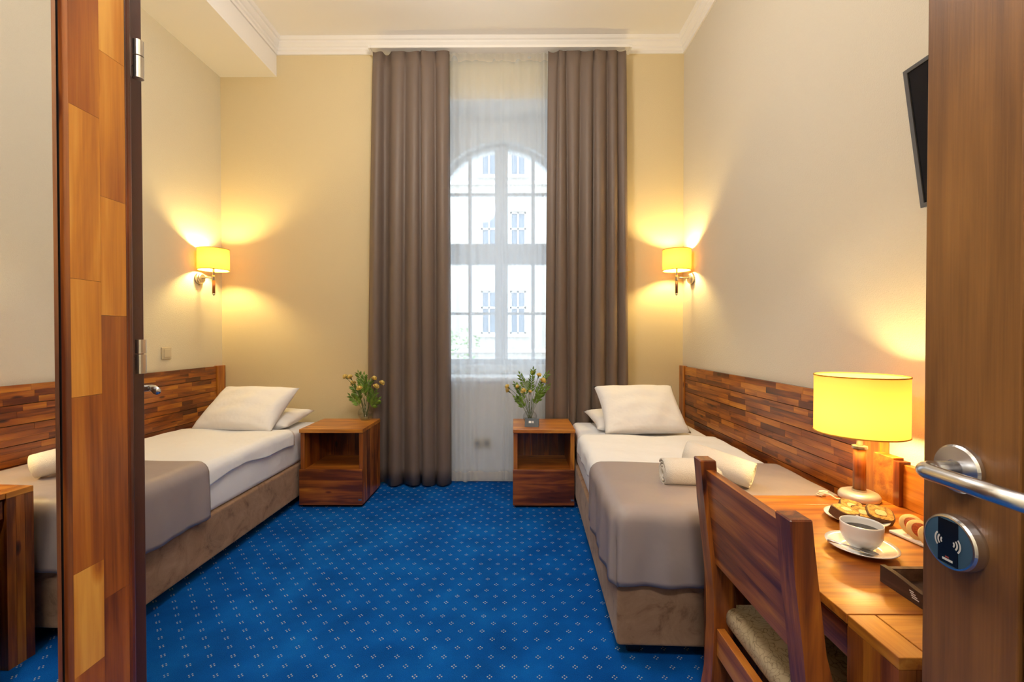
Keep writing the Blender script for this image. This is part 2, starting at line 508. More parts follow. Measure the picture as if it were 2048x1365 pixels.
# arched opening in the outer wall
WCX, WR, WSZ, WZ0 = -0.122, 0.605, 2.36, 0.94
YW = YB + .35
def arch_wall():
    bm = NB()
    n = 28
    inner = [(WCX - WR, WZ0)] + [(WCX - WR * math.cos(PI * k / n), WSZ + WR * math.sin(PI * k / n)) for k in range(n + 1)] + [(WCX + WR, WZ0)]
    def outer_pt(p):
        x, z = p
        if z <= WSZ + 1e-6:
            return (NX0 - .1 if x < WCX else NX1 + .1, z)
        t = (x - (WCX - WR)) / (2 * WR)
        return (NX0 - .1 + t * (NX1 - NX0 + .2), NZ1 + .1)
    outer = [outer_pt(p) for p in inner]
    outer[1] = (NX0 - .1, NZ1 + .1); outer[n + 1] = (NX1 + .1, NZ1 + .1)
    for y0, y1 in ((YW, YW + .3),):
        fi = [bm.verts.new((p[0], y0, p[1])) for p in inner]; fo = [bm.verts.new((p[0], y0, p[1])) for p in outer]
        bi = [bm.verts.new((p[0], y1, p[1])) for p in inner]; bo = [bm.verts.new((p[0], y1, p[1])) for p in outer]
        for k in range(len(inner) - 1):
            bm.faces.new((fi[k], fi[k + 1], fo[k + 1], fo[k]))
            bm.faces.new((bi[k], bi[k + 1], bo[k + 1], bo[k]))
            bm.faces.new((fi[k], fi[k + 1], bi[k + 1], bi[k]))
            bm.faces.new((fo[k], fo[k + 1], bo[k + 1], bo[k]))
        for k in (0, -1):
            bm.faces.new((fi[k], fo[k], bo[k], bi[k]))
    add_box(bm, NX0 - .1, NX1 + .1, YW, YW + .3, 0.0, WZ0)
    return bm
struct('wall_outer', arch_wall(), WALLW, 'white wall around the arched window opening')

# cornice with stepped profile, mitred round the back of the room
def cornice():
    prof = [(0.0, 3.512), (0.012, 3.512), (0.012, 3.535), (0.022, 3.545), (0.022, 3.562), (0.030, 3.568), (0.044, 3.590), (0.044, 3.604), (0.056, 3.610), (0.066, 3.628), (0.066, 3.64), (0.0, 3.64)]
    XS = -1.959
    bm = NB()
    path = [(XS, 0.70, 1, 0), (XS, YB, 1, -1), (XR, YB, -1, -1), (XR, 0.84, -1, 0)]
    rings = [[bm.verts.new((x + dx * p, y + dy * p, z)) for p, z in prof] for x, y, dx, dy in path]
    for a, b in zip(rings, rings[1:]):
        for k in range(len(prof) - 1):
            bm.faces.new((a[k], a[k + 1], b[k + 1], b[k]))
    return bm
struct('trim_1', cornice(), CEIL, 'stepped white cornice round the top of the walls')
struct('trim_2', box(XL, -1.959, 0.84, YB, 3.336, ZC), CEIL, 'white boxed ceiling soffit along the left wall')
struct('baseboard_back', box(NX0, NX1 - .3, YB - .016, YB, 0, 0.085, 0.004), WALLW, 'white baseboard under the window')
# lobby partition, lobby walls and lobby ceiling round the camera
bm = NB()
add_box(bm, XL, -0.80, 0.742, YN, 0, ZC)
add_box(bm, -0.80, -0.70, 0.742, YN, 2.15, ZC)
add_box(bm, -0.82, -0.70, 0.70, 0.742, 0, ZC)
add_box(bm, 0.70, XR, 0.66, 0.74, 0, ZC)
add_box(bm, -0.70, 0.70, 0.66, 0.74, 2.15, ZC)
struct('wall_front', bm, WALL, 'cream partition wall between bedroom and entrance lobby')
bm = NB()
add_box(bm, -0.78, -0.70, -1.1, 0.735, 0, 2.6)
add_box(bm, 0.70, 0.78, -1.1, 0.66, 0, 2.6)
add_box(bm, -0.78, 0.78, -1.2, -1.1, 0, 2.6)
struct('wall_lobby', bm, WALL, 'cream walls of the small entrance lobby')
struct('ceiling_lobby', box(-0.78, 0.78, -1.2, 0.66, 2.6, 2.7), CEIL, 'white ceiling of the entrance lobby')

# ------------------------------------------------------------------ window
win = link('window_1', None, None, (WCX, YW + .12, WZ0))
tag(win, 'white arched casement window behind the sheer curtain', None, None, 'structure')
WO = Vector((WCX, YW + .12, WZ0))
yA, yB_ = YW + .10, YW + .15
def wpart(name, bm, m=WINP, parent=None):
    return finish(name, bm, m, parent or win, off=WO)
# arched outer frame
def arch_ring(r0, r1, y0, y1):
    bm = NB(); n = 28
    def ring(r, y):
        return [bm.verts.new((WCX - r, y, WZ0))] + [bm.verts.new((WCX - r * math.cos(PI * k / n), y, WSZ + r * math.sin(PI * k / n))) for k in range(n + 1)] + [bm.verts.new((WCX + r, y, WZ0))]
    a, b, c, d = ring(r0, y0), ring(r1, y0), ring(r0, y1), ring(r1, y1)
    for k in range(len(a) - 1):
        bm.faces.new((a[k], a[k + 1], b[k + 1], b[k])); bm.faces.new((c[k], c[k + 1], d[k + 1], d[k]))
        bm.faces.new((a[k], a[k + 1], c[k + 1], c[k])); bm.faces.new((b[k], b[k + 1], d[k + 1], d[k]))
    for k in (0, -1): bm.faces.new((a[k], b[k], d[k], c[k]))
    return bm
wpart('window_frame', arch_ring(WR - .035, WR, yA, yB_))
wpart('mullion', box(WCX - .06, WCX + .06, yA - .02, yB_, WZ0, WSZ + WR - .02, 0.006))
wpart('transom', box(WCX - WR + .03, WCX - .06, yA - .015, yB_, 1.865, 2.055, 0.006))
wpart('transom', box(WCX + .06, WCX + WR - .03, yA - .015, yB_, 1.865, 2.055, 0.006))
wpart('bottom_rail', box(WCX - WR + .03, WCX - .06, yA - .01, yB_, WZ0, WZ0 + .05, 0.005))
wpart('bottom_rail', box(WCX + .06, WCX + WR - .03, yA - .01, yB_, WZ0, WZ0 + .05, 0.005))
for z in (1.41, 2.515):
    for s in (-1, 1):
        a, b = sorted((WCX + s * .06, WCX + s * (WR - .035)))
        wpart('glazing_bar', box(a, b, yA + .005, yB_ - .01, z - .012, z + .012))
for px in (938, 1067):
    x = X(px, YW)
    h = WSZ + math.sqrt(max(0, (WR - .03) ** 2 - (x - WCX) ** 2))
    wpart('glazing_bar', box(x - .016, x + .016, yA + .003, yB_ - .012, WZ0 + .05, 1.865))
    wpart('glazing_bar', box(x - .016, x + .016, yA + .003, yB_ - .012, 2.055, h))
def arch_pane(s):
    bm = NB(); n = 16; r = WR - .03
    pts = [(WCX + s * .055, 2.06), (WCX + s * .055, WSZ + math.sqrt(r * r - .055 ** 2))]
    a0 = math.asin(.055 / r)
    for k in range(1, n + 1):
        a = a0 + (PI / 2 - a0) * k / n
        pts.append((WCX + s * r * math.sin(a), WSZ + r * math.cos(a)))
    pts.append((WCX + s * r, 2.06))
    return prism(pts, 'y', yA + .024, yA + .028)
for s in (-1, 1):
    wpart('pane', arch_pane(s), PANE)
    a, b = sorted((WCX + s * .055, WCX + s * (WR - .03)))
    wpart('pane', box(a, b, yA + .024, yA + .028, WZ0 + .045, 1.87), PANE)
wpart('window_sill', box(NX0 + .013, NX1 - .013, YB - .02, YW + .10, NZ0 - .028, NZ0 + .004, 0.005), WALLW)

# ------------------------------------------------------------------ outside: facade across the street, tree, ground
YF = 20.0
SF = YF / F
fac = thing('building', 'cream apartment facade across the street seen through the window', 'building', (0, YF, -6))
FO = Vector((0, YF, -6))
def fpart(name, bm, m, parent=None):
    return finish(name, bm, m, parent or fac, off=FO)
cols = [X(p, YF) for p in (855, 978, 1036, 1150)]
rows = [Z(p, YF) for p in (668, 510, 352)]       # sill heights
WW, WH = 0.72, 1.95
# wall as a grid with holes for windows
xs = [-9.0] + sorted([c + s * WW / 2 for c in cols for s in (-1, 1)]) + [9.0]
zs = [-6.0] + sorted([r + d for r in rows for d in (0, WH)]) + [15.5]
bm = NB()
for i in range(len(xs) - 1):
    for j in range(len(zs) - 1):
        if i % 2 == 1 and j % 2 == 1: continue
        add_box(bm, xs[i], xs[i + 1], YF, YF + .4, zs[j], zs[j + 1])
bmesh.ops.remove_doubles(bm, verts=bm.verts, dist=1e-4)
fpart('wall', bm, FACADE)
for r in rows:
    for c in cols:
        f = fpart('window', box(c - .035, c + .035, YF + .10, YF + .16, r, r + WH), FACTRIM)
        bm = NB()
        add_box(bm, c - WW / 2, c + WW / 2, YF + .10, YF + .16, r + 1.15, r + 1.24)
        for s in (-1, 1):
            a, b = sorted((c + s * WW / 2, c + s * (WW / 2 - .07)))
            add_box(bm, a, b, YF + .10, YF + .16, r, r + WH)
        add_box(bm, c - WW / 2, c + WW / 2, YF + .10, YF + .16, r, r + .07)
        add_box(bm, c - WW / 2, c + WW / 2, YF + .10, YF + .16, r + WH - .07, r + WH)
        fpart('sash', bm, FACTRIM, f)
        fpart('pane', box(c - WW / 2, c + WW / 2, YF + .18, YF + .2, r, r + WH), FARGLASS, f)
        fpart('sill', box(c - WW / 2 - .14, c + WW / 2 + .14, YF - .13, YF + .1, r - .14, r), FACTRIM)
for z in (rows[0] - .75, rows[2] - .35):
    fpart('string_course', box(-9, 9, YF - .12, YF + .02, z - .1, z + .06), FACTRIM)
struct('ground', box(-40, 40, YW + .6, 60, -6.2, -6.0), STREET, 'street paving between the two houses')

tr = thing('tree', 'green leafy tree outside the lower left of the window', 'tree', (X(915, 11), 11, -6))
TO = Vector(tr.location)
tx = TO.x
finish('trunk', tube([(tx, 11, -6), (tx + .05, 11, -3), (tx - .05, 11.05, -0.6), (tx - .1, 11, .6)], [.16, .13, .08, .03], 8), BARK, tr, off=TO)
bm = NB()
rnd = random.Random(3)
for k in range(900):
    a = rnd.uniform(0, 2 * PI); rr = rnd.random() ** .5
    q = Vector((tx - .15 + math.cos(a) * rr * .75, 11 + math.sin(a) * rr * .7, -1.5 + rnd.random() * 2.9))
    q.x *= 1
    if q.z > .3 and rnd.random() < .45: continue
    e = Euler((rnd.uniform(0, 6), rnd.uniform(0, 6), rnd.uniform(0, 6))).to_matrix()
    s = rnd.uniform(.05, .09)
    vv = [bm.verts.new(q + e @ Vector(v) * s) for v in ((-.35, 0, 0), (0, -.9, .1), (.35, 0, 0), (0, .9, .1))]
    bm.faces.new(vv)
tag(finish('foliage', bm, TREELEAF, tr, off=TO), kind='stuff')

# ------------------------------------------------------------------ curtains
def folds(x_top, x_bot, amps, zt, zb, yc, nz=26, m=9, sag=0.0, amp_top=0.55, power=0.7):
    bm = NB()
    rowsv = []
    nf = len(x_top) - 1
    for k in range(nz + 1):
        t = k / nz
        ts = t ** 0.8
        row = []
        for i in range(nf):
            a = x_top[i] + (x_bot[i] - x_top[i]) * ts
            b = x_top[i + 1] + (x_bot[i + 1] - x_top[i + 1]) * ts
            for j in range(m if i < nf - 1 else m + 1):
                s = j / m
                sk = s ** (1.5 if i % 3 == 0 else (0.7 if i % 3 == 1 else 1.1))
                am = amps[i] * (amp_top + (1 - amp_top) * min(1, t * 2.5))
                sw = 1 + 0.15 * math.sin(3 * t + i * 1.7)
                y = yc - am * sw * (math.sin(PI * sk) ** power if power < 1.5 else .5 - .5 * math.cos(2 * PI * s))
                z = zt + (zb - zt) * t
                if sag > 0: z -= sag * math.sin(PI * s) * (1 - t) ** 12
                if k == nz: z += 0.006 * math.sin(i * 2.1 + s * 3)
                row.append(bm.verts.new((a + (b - a) * s, y, z)))
        rowsv.append(row)
    for k in range(nz):
        for j in range(len(rowsv[0]) - 1):
            bm.faces.new((rowsv[k][j], rowsv[k][j + 1], rowsv[k + 1][j + 1], rowsv[k + 1][j]))
    return bm
YC = 3.535
def curtain(top, bot, amps, label):
    xt = [X(p, YC) for p in top]; xb = [X(p, YC) for p in bot]
    mid = (xt[0] + xt[-1]) / 2
    c = thing('curtain', label, 'curtain', (mid, YC, 0.012), group=None)
    O = Vector(c.location)
    o = finish('curtain_cloth', folds(xt, xb, amps, 3.474, 0.014, YC, sag=0.02), CURT, c, smooth=True, off=O, recalc=False)
    solidify(o, 0.003)
    return c
curtain([748, 766, 784, 812, 842, 872, 899], [733, 760, 774, 806, 843, 872, 902], [.05, -.03, .068, .07, .066, .07],
        'taupe full-length curtain hanging on the left of the window')
curtain([1096, 1116, 1130, 1160, 1186, 1212, 1232, 1250], [1090, 1108, 1138, 1152, 1182, 1212, 1236, 1257], [.02, .055, .068, .06, .07, .066, .05],
        'taupe full-length curtain hanging on the right behind the bed')
YS = 3.585
rs = random.Random(11)
def sheer_edges(a, b, n):
    e = [a]
    ws = [rs.uniform(.5, 1.6) for _ in range(n)]
    tot = sum(ws)
    for q in ws: e.append(e[-1] + (b - a) * q / tot)
    return e
st = sheer_edges(X(884, YS), X(1104, YS), 13)
sb_ = [x + 0.02 * math.sin(i * 1.3) for i, x in enumerate(st)]
sam = [rs.choice([.012, .02, .03, .038]) for _ in range(13)]
sh = thing('sheer_curtain', 'white sheer curtain between the two taupe curtains', 'curtain', ((st[0] + st[-1]) / 2, YS, 0.02))
SO = Vector(sh.location)
finish('sheer_cloth', folds(st, sb_, sam, 3.484, 0.095, YS, nz=16, m=7, power=2.0), SHEER, sh, smooth=True, off=SO, recalc=False)
sb2 = list(sb_)
def hem():
    bm = NB(); rowsv = []
    for z in (0.098, 0.06, 0.022):
        row = []
        for i in range(13):
            for j in range(7):
                s = j / 7; am = sam[i] * (1 + 0.15 * math.sin(3 + i * 1.7))
                row.append(bm.verts.new((sb_[i] + (sb_[i + 1] - sb_[i]) * s, YS - am * (.5 - .5 * math.cos(2 * PI * s)), z + .004 * math.sin(i * 2 + s * 2))))
        rowsv.append(row)
    for k in range(2):
        for j in range(len(rowsv[0]) - 1):
            bm.faces.new((rowsv[k][j], rowsv[k][j + 1], rowsv[k + 1][j + 1], rowsv[k + 1][j]))
    return bm
finish('hem', hem(), SHEERD, sh, smooth=True, off=SO, recalc=False)
finish('heading_tape', folds(st, st, [a * .6 for a in sam], 3.485, 3.425, YS - .001, nz=2, m=7, power=2.0, amp_top=1), SHEERD, sh, smooth=True, off=SO, recalc=False)
rail = thing('curtain_rail', 'white curtain rail under the cornice', 'curtain rail', (X(1000, YC), YC + .03, 3.49))
RO = Vector(rail.location)
finish('track', box(X(744, YC), X(1256, YC), YC - .03, YS + .015, 3.488, 3.508, 0.003), CEIL, rail, off=RO)
finish('end_cap', box(X(740, YC), X(744, YC), YC - .032, YS + .017, 3.485, 3.509), CEIL, rail, off=RO)
finish('end_cap', box(X(1256, YC), X(1260, YC), YC - .032, YS + .017, 3.485, 3.509), CEIL, rail, off=RO)

# ------------------------------------------------------------------ headboards of butcher-block planks
def headboard(name, label, xw, sx, y0, y1, ztop, seed):
    """xw is the wall plane; sx the direction into the room"""
    r_ = random.Random(seed)
    h = thing(name, label, 'headboard', (xw, (y0 + y1) / 2, 0))
    O = Vector(h.location)
    def xb(a, b): return sorted((xw + sx * a, xw + sx * b))
    pw = 0.095
    for (a, b) in ((y0, y0 + pw), (y1 - pw, y1)):
        x0, x1 = xb(0.002, 0.034)
        finish('post', box(x0, x1, a, b, 0.02, ztop, .003), WZ, h, off=O, tone=r_.uniform(.52, .62))
    x0, x1 = xb(0.002, 0.012)
    finish('backing', box(x0, x1, y0 + pw, y1 - pw, 0.2, ztop - .004), DARKG, h, off=O)
    zlo = 0.36
    nplank = 6
    ph = (ztop - zlo) / nplank
    for p in range(nplank):
        z0 = zlo + p * ph
        sh_ = (ph - .003) / 3
        for q in range(3):
            y = y0 + pw + .004
            first = True
            while y < y1 - pw - .005:
                L = r_.uniform(.10, .34) * (0.6 if first else 1)
                first = False
                ye = min(y + L, y1 - pw - .004)
                if y1 - pw - ye < .05: ye = y1 - pw - .004
                x0, x1 = xb(0.012, 0.0235 + r_.uniform(0, .0008))
                tn = r_.choice([.28, .34, .39, .43, .47, .52, .58]) + r_.uniform(-.05, .05)
                finish('stave', box(x0, x1, y + .0003, ye - .0003, z0 + q * sh_ + .0003, z0 + (q + 1) * sh_ - .0003), WY, h, off=O, tone=tn)
                y = ye
    return h
headboard('headboard', 'long butcher-block wooden headboard panel on the left wall', XL, 1, 1.62, 3.625, 0.961, 21)
headboard('headboard', 'long butcher-block wooden headboard panel on the right wall', XR, -1, 1.63, 3.625, 0.961, 22)

# ------------------------------------------------------------------ beds
def wrk(x, y, s=1.0, k=0.0):
    return s * (0.5 * math.sin(9.1 * x + 3.7 * y + k) * math.sin(4.3 * y - 2.2 * x + 1.3 * k) + 0.3 * math.sin(17 * x - 11 * y + 2 * k) + 0.2 * math.sin(29 * y + 13 * x * x + k))

def draped(W, y0, y1, zt, r, hl, hr, hf, hb, sx, maxdrop, nx=70, ny=70, wamp=0.004, k=0.0, inset=0.012, rag=0.0):
    """cloth laid over a bed top (x 0..W, y y0..y1) and hanging hl/hr/hf/hb over the sides"""
    ex0, ex1, ey0, ey1 = r - inset, W - r + inset, y0 + (r - inset if hf > 0 else 0), y1 - (r - inset if hb > 0 else 0)
    nh = 16
    def axis(h0, h1, n):
        L = []
        if h0 > 0: L += [-1 + k / nh for k in range(nh)]
        L += [k / n for k in range(n + 1)]
        if h1 > 0: L += [1 + k / nh for k in range(1, nh + 1)]
        return L
    U, V = axis(hl, hr, nx), axis(hf, hb, ny)
    bm = NB()
    vv = []
    for u in U:
        row = []
        for v in V:
            bx = ex0 + (ex1 - ex0) * min(1, max(0, u)); by = ey0 + (ey1 - ey0) * min(1, max(0, v))
            rg = lambda q: 1 + rag * (math.sin(5.3 * q + k) + .5 * math.sin(13 * q + 2 * k))
            du = u * hl * rg(by) if u < 0 else (u - 1) * hr if u > 1 else 0
            dv = v * hf if v < 0 else (v - 1) * hb if v > 1 else 0
            d = (abs(du) ** 5 + abs(dv) ** 5) ** .2
            wv = wrk(bx + du, by + dv, wamp, k)
            if d < 1e-7:
                row.append(bm.verts.new((sx * bx, by, zt + wv))); continue
            e = math.hypot(du, dv); ux, uy = du / e, dv / e
            if d < r * PI / 2:
                o_, dr = r * math.sin(d / r), r * (1 - math.cos(d / r))
            else:
                o_, dr = r, r + d - r * PI / 2
            along = by if abs(du) > abs(dv) else bx
            fl = min(1, dr / .2)
            corner = min(abs(du), abs(dv)) / max(abs(du), abs(dv), 1e-6)
            o_ += fl * (0.006 * math.sin(24 * along + k) + 0.004 * math.sin(47 * along + 2 * k)) + fl * .004 + .028 * fl * corner ** 2 * math.sin(6 * math.atan2(abs(du), abs(dv)))
            row.append(bm.verts.new((sx * (bx + ux * o_), by + uy * o_, zt - dr + wv * (1 - fl))))
        vv.append(row)
    for a in range(len(U) - 1):
        for b in range(len(V) - 1):
            bm.faces.new((vv[a][b], vv[a + 1][b], vv[a + 1][b + 1], vv[a][b + 1]))
    return bm

def pillow_bm(wd, ht, th, k=0.0, n=26):
    """plump pillow in local x (width), y (height), z (thickness) with pinched corners"""
    bm = NB()
    sides = []
    for s in (1, -1):
        vv = []
        for i in range(n + 1):
            row = []
            for j in range(n + 1):
                u = -1 + 2 * i / n; v = -1 + 2 * j / n
                e = max(0, (1 - u ** 4)) * max(0, (1 - v ** 4))
                zz = s * th / 2 * (max(0, 1 - u * u) ** .5 * max(0, 1 - v * v) ** .5) ** .75
                pin = 1 - .07 * (1 - v * v) ** 1 * (abs(u) ** 3); pin2 = 1 - .07 * (1 - u * u) * (abs(v) ** 3)
                zz += wrk(u * .5, v * .4, .016, k) * e
                zz += .006 * math.sin(14 * (u + v) + k) * max(0, abs(u) * abs(v) - .25) * e * 3
                row.append(bm.verts.new((u * wd / 2 * pin, v * ht / 2 * pin2, zz)))
            vv.append(row)
        for i in range(n):
            for j in range(n):
                bm.faces.new((vv[i][j], vv[i + 1][j], vv[i + 1][j + 1], vv[i][j + 1]))
    bmesh.ops.remove_doubles(bm, verts=bm.verts, dist=1e-4)
    return bm

def make_bed(side, origin, rotz, sx, W, L, duvet_to, runner_to):
    loc = (origin[0], origin[1], 0); rot = (0, 0, rotz)
    other = {'left': 'the left wall', 'right': 'the right wall'}[side]
    bed = thing('single_bed', 'single bed with brown suede base standing along ' + other, 'bed', loc, rot)
    def xb(a, b): return sorted((sx * a, sx * b))
    x0, x1 = xb(0, W)
    finish('bed_base', box(x0, x1, 0, L, .062, .292, .012, 3), SUEDE, bed, smooth=False)
    for lx in (.05, W - .1):
        for ly in (.06, L - .11):
            a, b = xb(lx, lx + .05)
            finish('leg', box(a, b, ly, ly + .05, 0, .063, .004), BLACKP, bed)
    x0, x1 = xb(.012, W - .012)
    # mattress in a fitted sheet
    mb = box(x0, x1, .012, L - .005, .290, .53, .035, 4)
    mo = finish('mattress', mb, SHEET, bed, smooth=True)
    bm = draped(W, .01, duvet_to, .556, .05, .13, .06, 0.10, 0.0, sx, .09, wamp=.008, k=1.0 + sx, rag=.12, inset=.006, nx=44, ny=56)
    d = finish('duvet', bm, SHEET, None, smooth=True, loc=loc, rot=rot)
    solidify(d, .022)
    tag(d, 'white duvet spread over the bed along ' + other, 'duvet')
    bm = draped(W, .002, runner_to, .573, .05, .305, .045, .305, 0.0, sx, .275, wamp=.004, k=2.0 + sx, inset=.019, nx=50, ny=40)
    r = finish('bed_runner', bm, TAUPE, None, smooth=True, loc=loc, rot=rot)
    solidify(r, .006, 1.0)
    tag(r, 'taupe satin runner draped over the foot of the bed along ' + other, 'bed runner')
    return bed
make_bed('left', (-1.556, 1.605), -math.radians(1.0), -1, .825, 1.845, 1.43, .57)
make_bed('right', (0.376, 1.605), -math.radians(2.0), 1, .90, 1.845, 1.27, .57)

def pillow(label, wd, ht, th, c, rot, k):
    o = finish('pillow', pillow_bm(wd, ht, th, k), PILLOWM, None, smooth=True, loc=c, rot=rot)
    return tag(o, label, 'pillow')
R = math.radians
pillow('plump white pillow leaning in front on the left bed', .60, .42, .16, (-1.925, 3.15, .682), (R(38), 0, R(-6)), 0.3)
pillow('flat white pillow lying behind the plump one on the left bed', .62, .38, .11, (-1.89, 3.27, .588), (R(8), 0, R(-3)), 1.3)
pillow('plump white pillow leaning in front on the right bed', .58, .42, .16, (.872, 3.05, .698), (R(42), 0, R(4)), 2.1)
pillow('flat white pillow lying behind the plump one on the right bed', .62, .40, .11, (.86, 3.25, .588), (R(8), 0, R(5)), 3.4)

# ------------------------------------------------------------------ nightstands
def nightstand(label, x0, x1, y0, y1):
    t = thing('nightstand', label, 'nightstand', ((x0 + x1) / 2, (y0 + y1) / 2, 0))
    O = Vector(t.location); H = .55
    g = lambda n, b, m, tone, p=None: finish(n, b, m, p or t, off=O, tone=tone)
    g('top', box(x0 - .003, x1 + .003, y0 - .004, y1, H - .026, H, .002), WX, .66)
    for a, b in ((x0, x0 + .028), (x1 - .028, x1)):
        yb_ = y0 + .012
        n = 5; wv = (y1 - yb_) / n
        for k in range(n):
            g('side_board', box(a, b, yb_ + k * wv + .0004, yb_ + (k + 1) * wv - .0004, .02, H - .026), WZ, random.uniform(.34, .56))
    n = 7; xa, xb_ = x0 + .028, x1 - .028; wv = (xb_ - xa) / n
    for k in range(n):
        g('back_board', box(xa + k * wv + .0004, xa + (k + 1) * wv - .0004, y1 - .014, y1, .03, H - .026), WZ, random.uniform(.22, .4))
    g('shelf', box(xa, xb_, y0 + .012, y1 - .014, .245, .265), WX, .5)
    d = g('drawer', box(x0 - .004, x1 - .002, y0 - .004, y0 + .012, .018, .268, .002), WX, .36)
    g('latch', box(x1 - .028, x1 - .006, y0 - .006, y0 - .0035, .050, .062), NICKEL, .5, d)
    g('plinth', box(x0 + .01, x1 - .01, y0 + .02, y1 - .01, 0, .02), DARKG, .5)
    return t
nightstand('reddish wooden nightstand with open shelf beside the left bed', -1.502, -1.062, 3.06, 3.46)
nightstand('reddish wooden nightstand with open shelf beside the right bed', -0.007, 0.42, 3.06, 3.46)

# ------------------------------------------------------------------ vases and flowers
def vase(label, c, r, hn):
    t = thing('vase', label, 'vase', c)
    prof = [(0.0, .003), (r * .55, .003), (r * .6, 0.0), (r * .62, 0.004)]
    for k in range(1, 12):
        a = -1.0 + 2.25 * k / 11
        prof.append((r * math.cos(a * .93), r * .88 + r * math.sin(a * .93)))
    zt = prof[-1][1]
    prof += [(r * .50, zt + .012), (r * .56, zt + .03), (r * .68, zt + hn), (r * .64, zt + hn)]
    finish('vase_body', lathe(prof, (0, 0, 0), 32), VGLASS, t, smooth=True)
    wp = [(0, .008), (r * .55, .008), (r * .8, r * .4), (r * .9, r * .75), (0, r * .75)]
    finish('water', lathe(wp, (0, 0, 0), 24), WATER, t, smooth=True)
    return t, zt + hn
def bloom_bm(c, r, d, seed):
    """ruffled carnation head"""
    q = random.Random(seed)
    bm = NB()
    d = d.normalized()
    a = d.orthogonal().normalized(); b = d.cross(a)
    for ring in range(4):
        n = 8 - ring
        for k in range(n):
            t = 2 * PI * k / n + ring * .4 + q.uniform(-.15, .15)
            out = (a * math.cos(t) + b * math.sin(t))
            tilt = .15 + ring * .28
            tip = c + (out * math.cos(tilt * 1.3) + d * math.sin(tilt * 1.3)) * r * (1 - .08 * ring) + d * r * .1 * ring
            side = d.cross(out) * r * .42
            base = c - d * r * .25
            mid = c + (out * .55 + d * (.05 + .2 * ring)) * r
            vs_ = [bm.verts.new(p) for p in (base, mid - side, tip - side * .8 + d * r * q.uniform(-.08, .1), tip + d * r * q.uniform(0, .15), tip + side * .8 + d * r * q.uniform(-.08, .1), mid + side)]
            bm.faces.new((vs_[0], vs_[1], vs_[5])); bm.faces.new((vs_[1], vs_[2], vs_[3])); bm.faces.new((vs_[1], vs_[3], vs_[5])); bm.faces.new((vs_[3], vs_[4], vs_[5]))
    return bm
def stem_path(base, tip, n=6):
    base, tip = Vector(base), Vector(tip)
    ctl = Vector((base.x + (tip.x - base.x) * .35, base.y + (tip.y - base.y) * .35, base.z + (tip.z - base.z) * .68))
    return [base * (1 - t) ** 2 + ctl * 2 * t * (1 - t) + tip * t * t for t in [k / n for k in range(n + 1)]]
def carnation(label, base, tip, r, seed, group):
    base = Vector(base); tip = Vector(tip)
    t = thing('carnation', label, 'flower', base, group=group)
    pts = [p - base for p in stem_path(base, tip)]
    d = (pts[-1] - pts[-2]).normalized()
    finish('stem', tube(pts, .0016, 6), STEM, t, smooth=True)
    finish('calyx', tube([pts[-1] - d * .014, pts[-1] - d * .004, pts[-1] + d * .004], [.002, .005, .006], 8), STEM, t, smooth=True)
    finish('bloom', bloom_bm(pts[-1] + d * .006, r, d, seed), PETAL, t, smooth=True, recalc=False)
def sprig(label, base, tip, seed, group, nl=11, ll=.03, m=None):
    q = random.Random(seed)
    base = Vector(base); tip = Vector(tip)
    t = thing('foliage_sprig', label, 'sprig', base, group=group)
    pts = [p - base for p in stem_path(base, tip, 10)]
    finish('stem', tube(pts, .0012, 5), STEM, t, smooth=True)
    for k in range(nl):
        f = .48 + .52 * k / (nl - 1)
        i = min(int(f * 10), 9); p = pts[i].lerp(pts[i + 1], f * 10 - i)
        d = (pts[i + 1] - pts[i]).normalized()
        for s in ((-1, 1) if k < nl - 1 else (0,)):
            sd = Vector((d.z, q.uniform(-.6, .6), -d.x)).normalized() * s
            ax = (d * .75 + sd * .8 + Vector((0, q.uniform(-.3, .3), q.uniform(-.1, .2)))).normalized()
            w_ = ax.cross(Vector((q.uniform(-.4, .4), -1, q.uniform(-.4, .6)))).normalized()
            nn = ax.cross(w_)
            L = ll * q.uniform(.75, 1.15) * (1.1 - .35 * f)
            bm = NB()
            v0 = bm.verts.new(p); v1 = bm.verts.new(p + ax * L * .45 + w_ * L * .2 + nn * .002); v2 = bm.verts.new(p + ax * L); v3 = bm.verts.new(p + ax * L * .45 - w_ * L * .2 + nn * .002); v4 = bm.verts.new(p + ax * L * .5 - nn * .001)
            for tri in ((v0, v1, v4), (v1, v2, v4), (v2, v3, v4), (v3, v0, v4)): bm.faces.new(tri)
            finish('leaf', bm, m or LEAF, t, recalc=False)

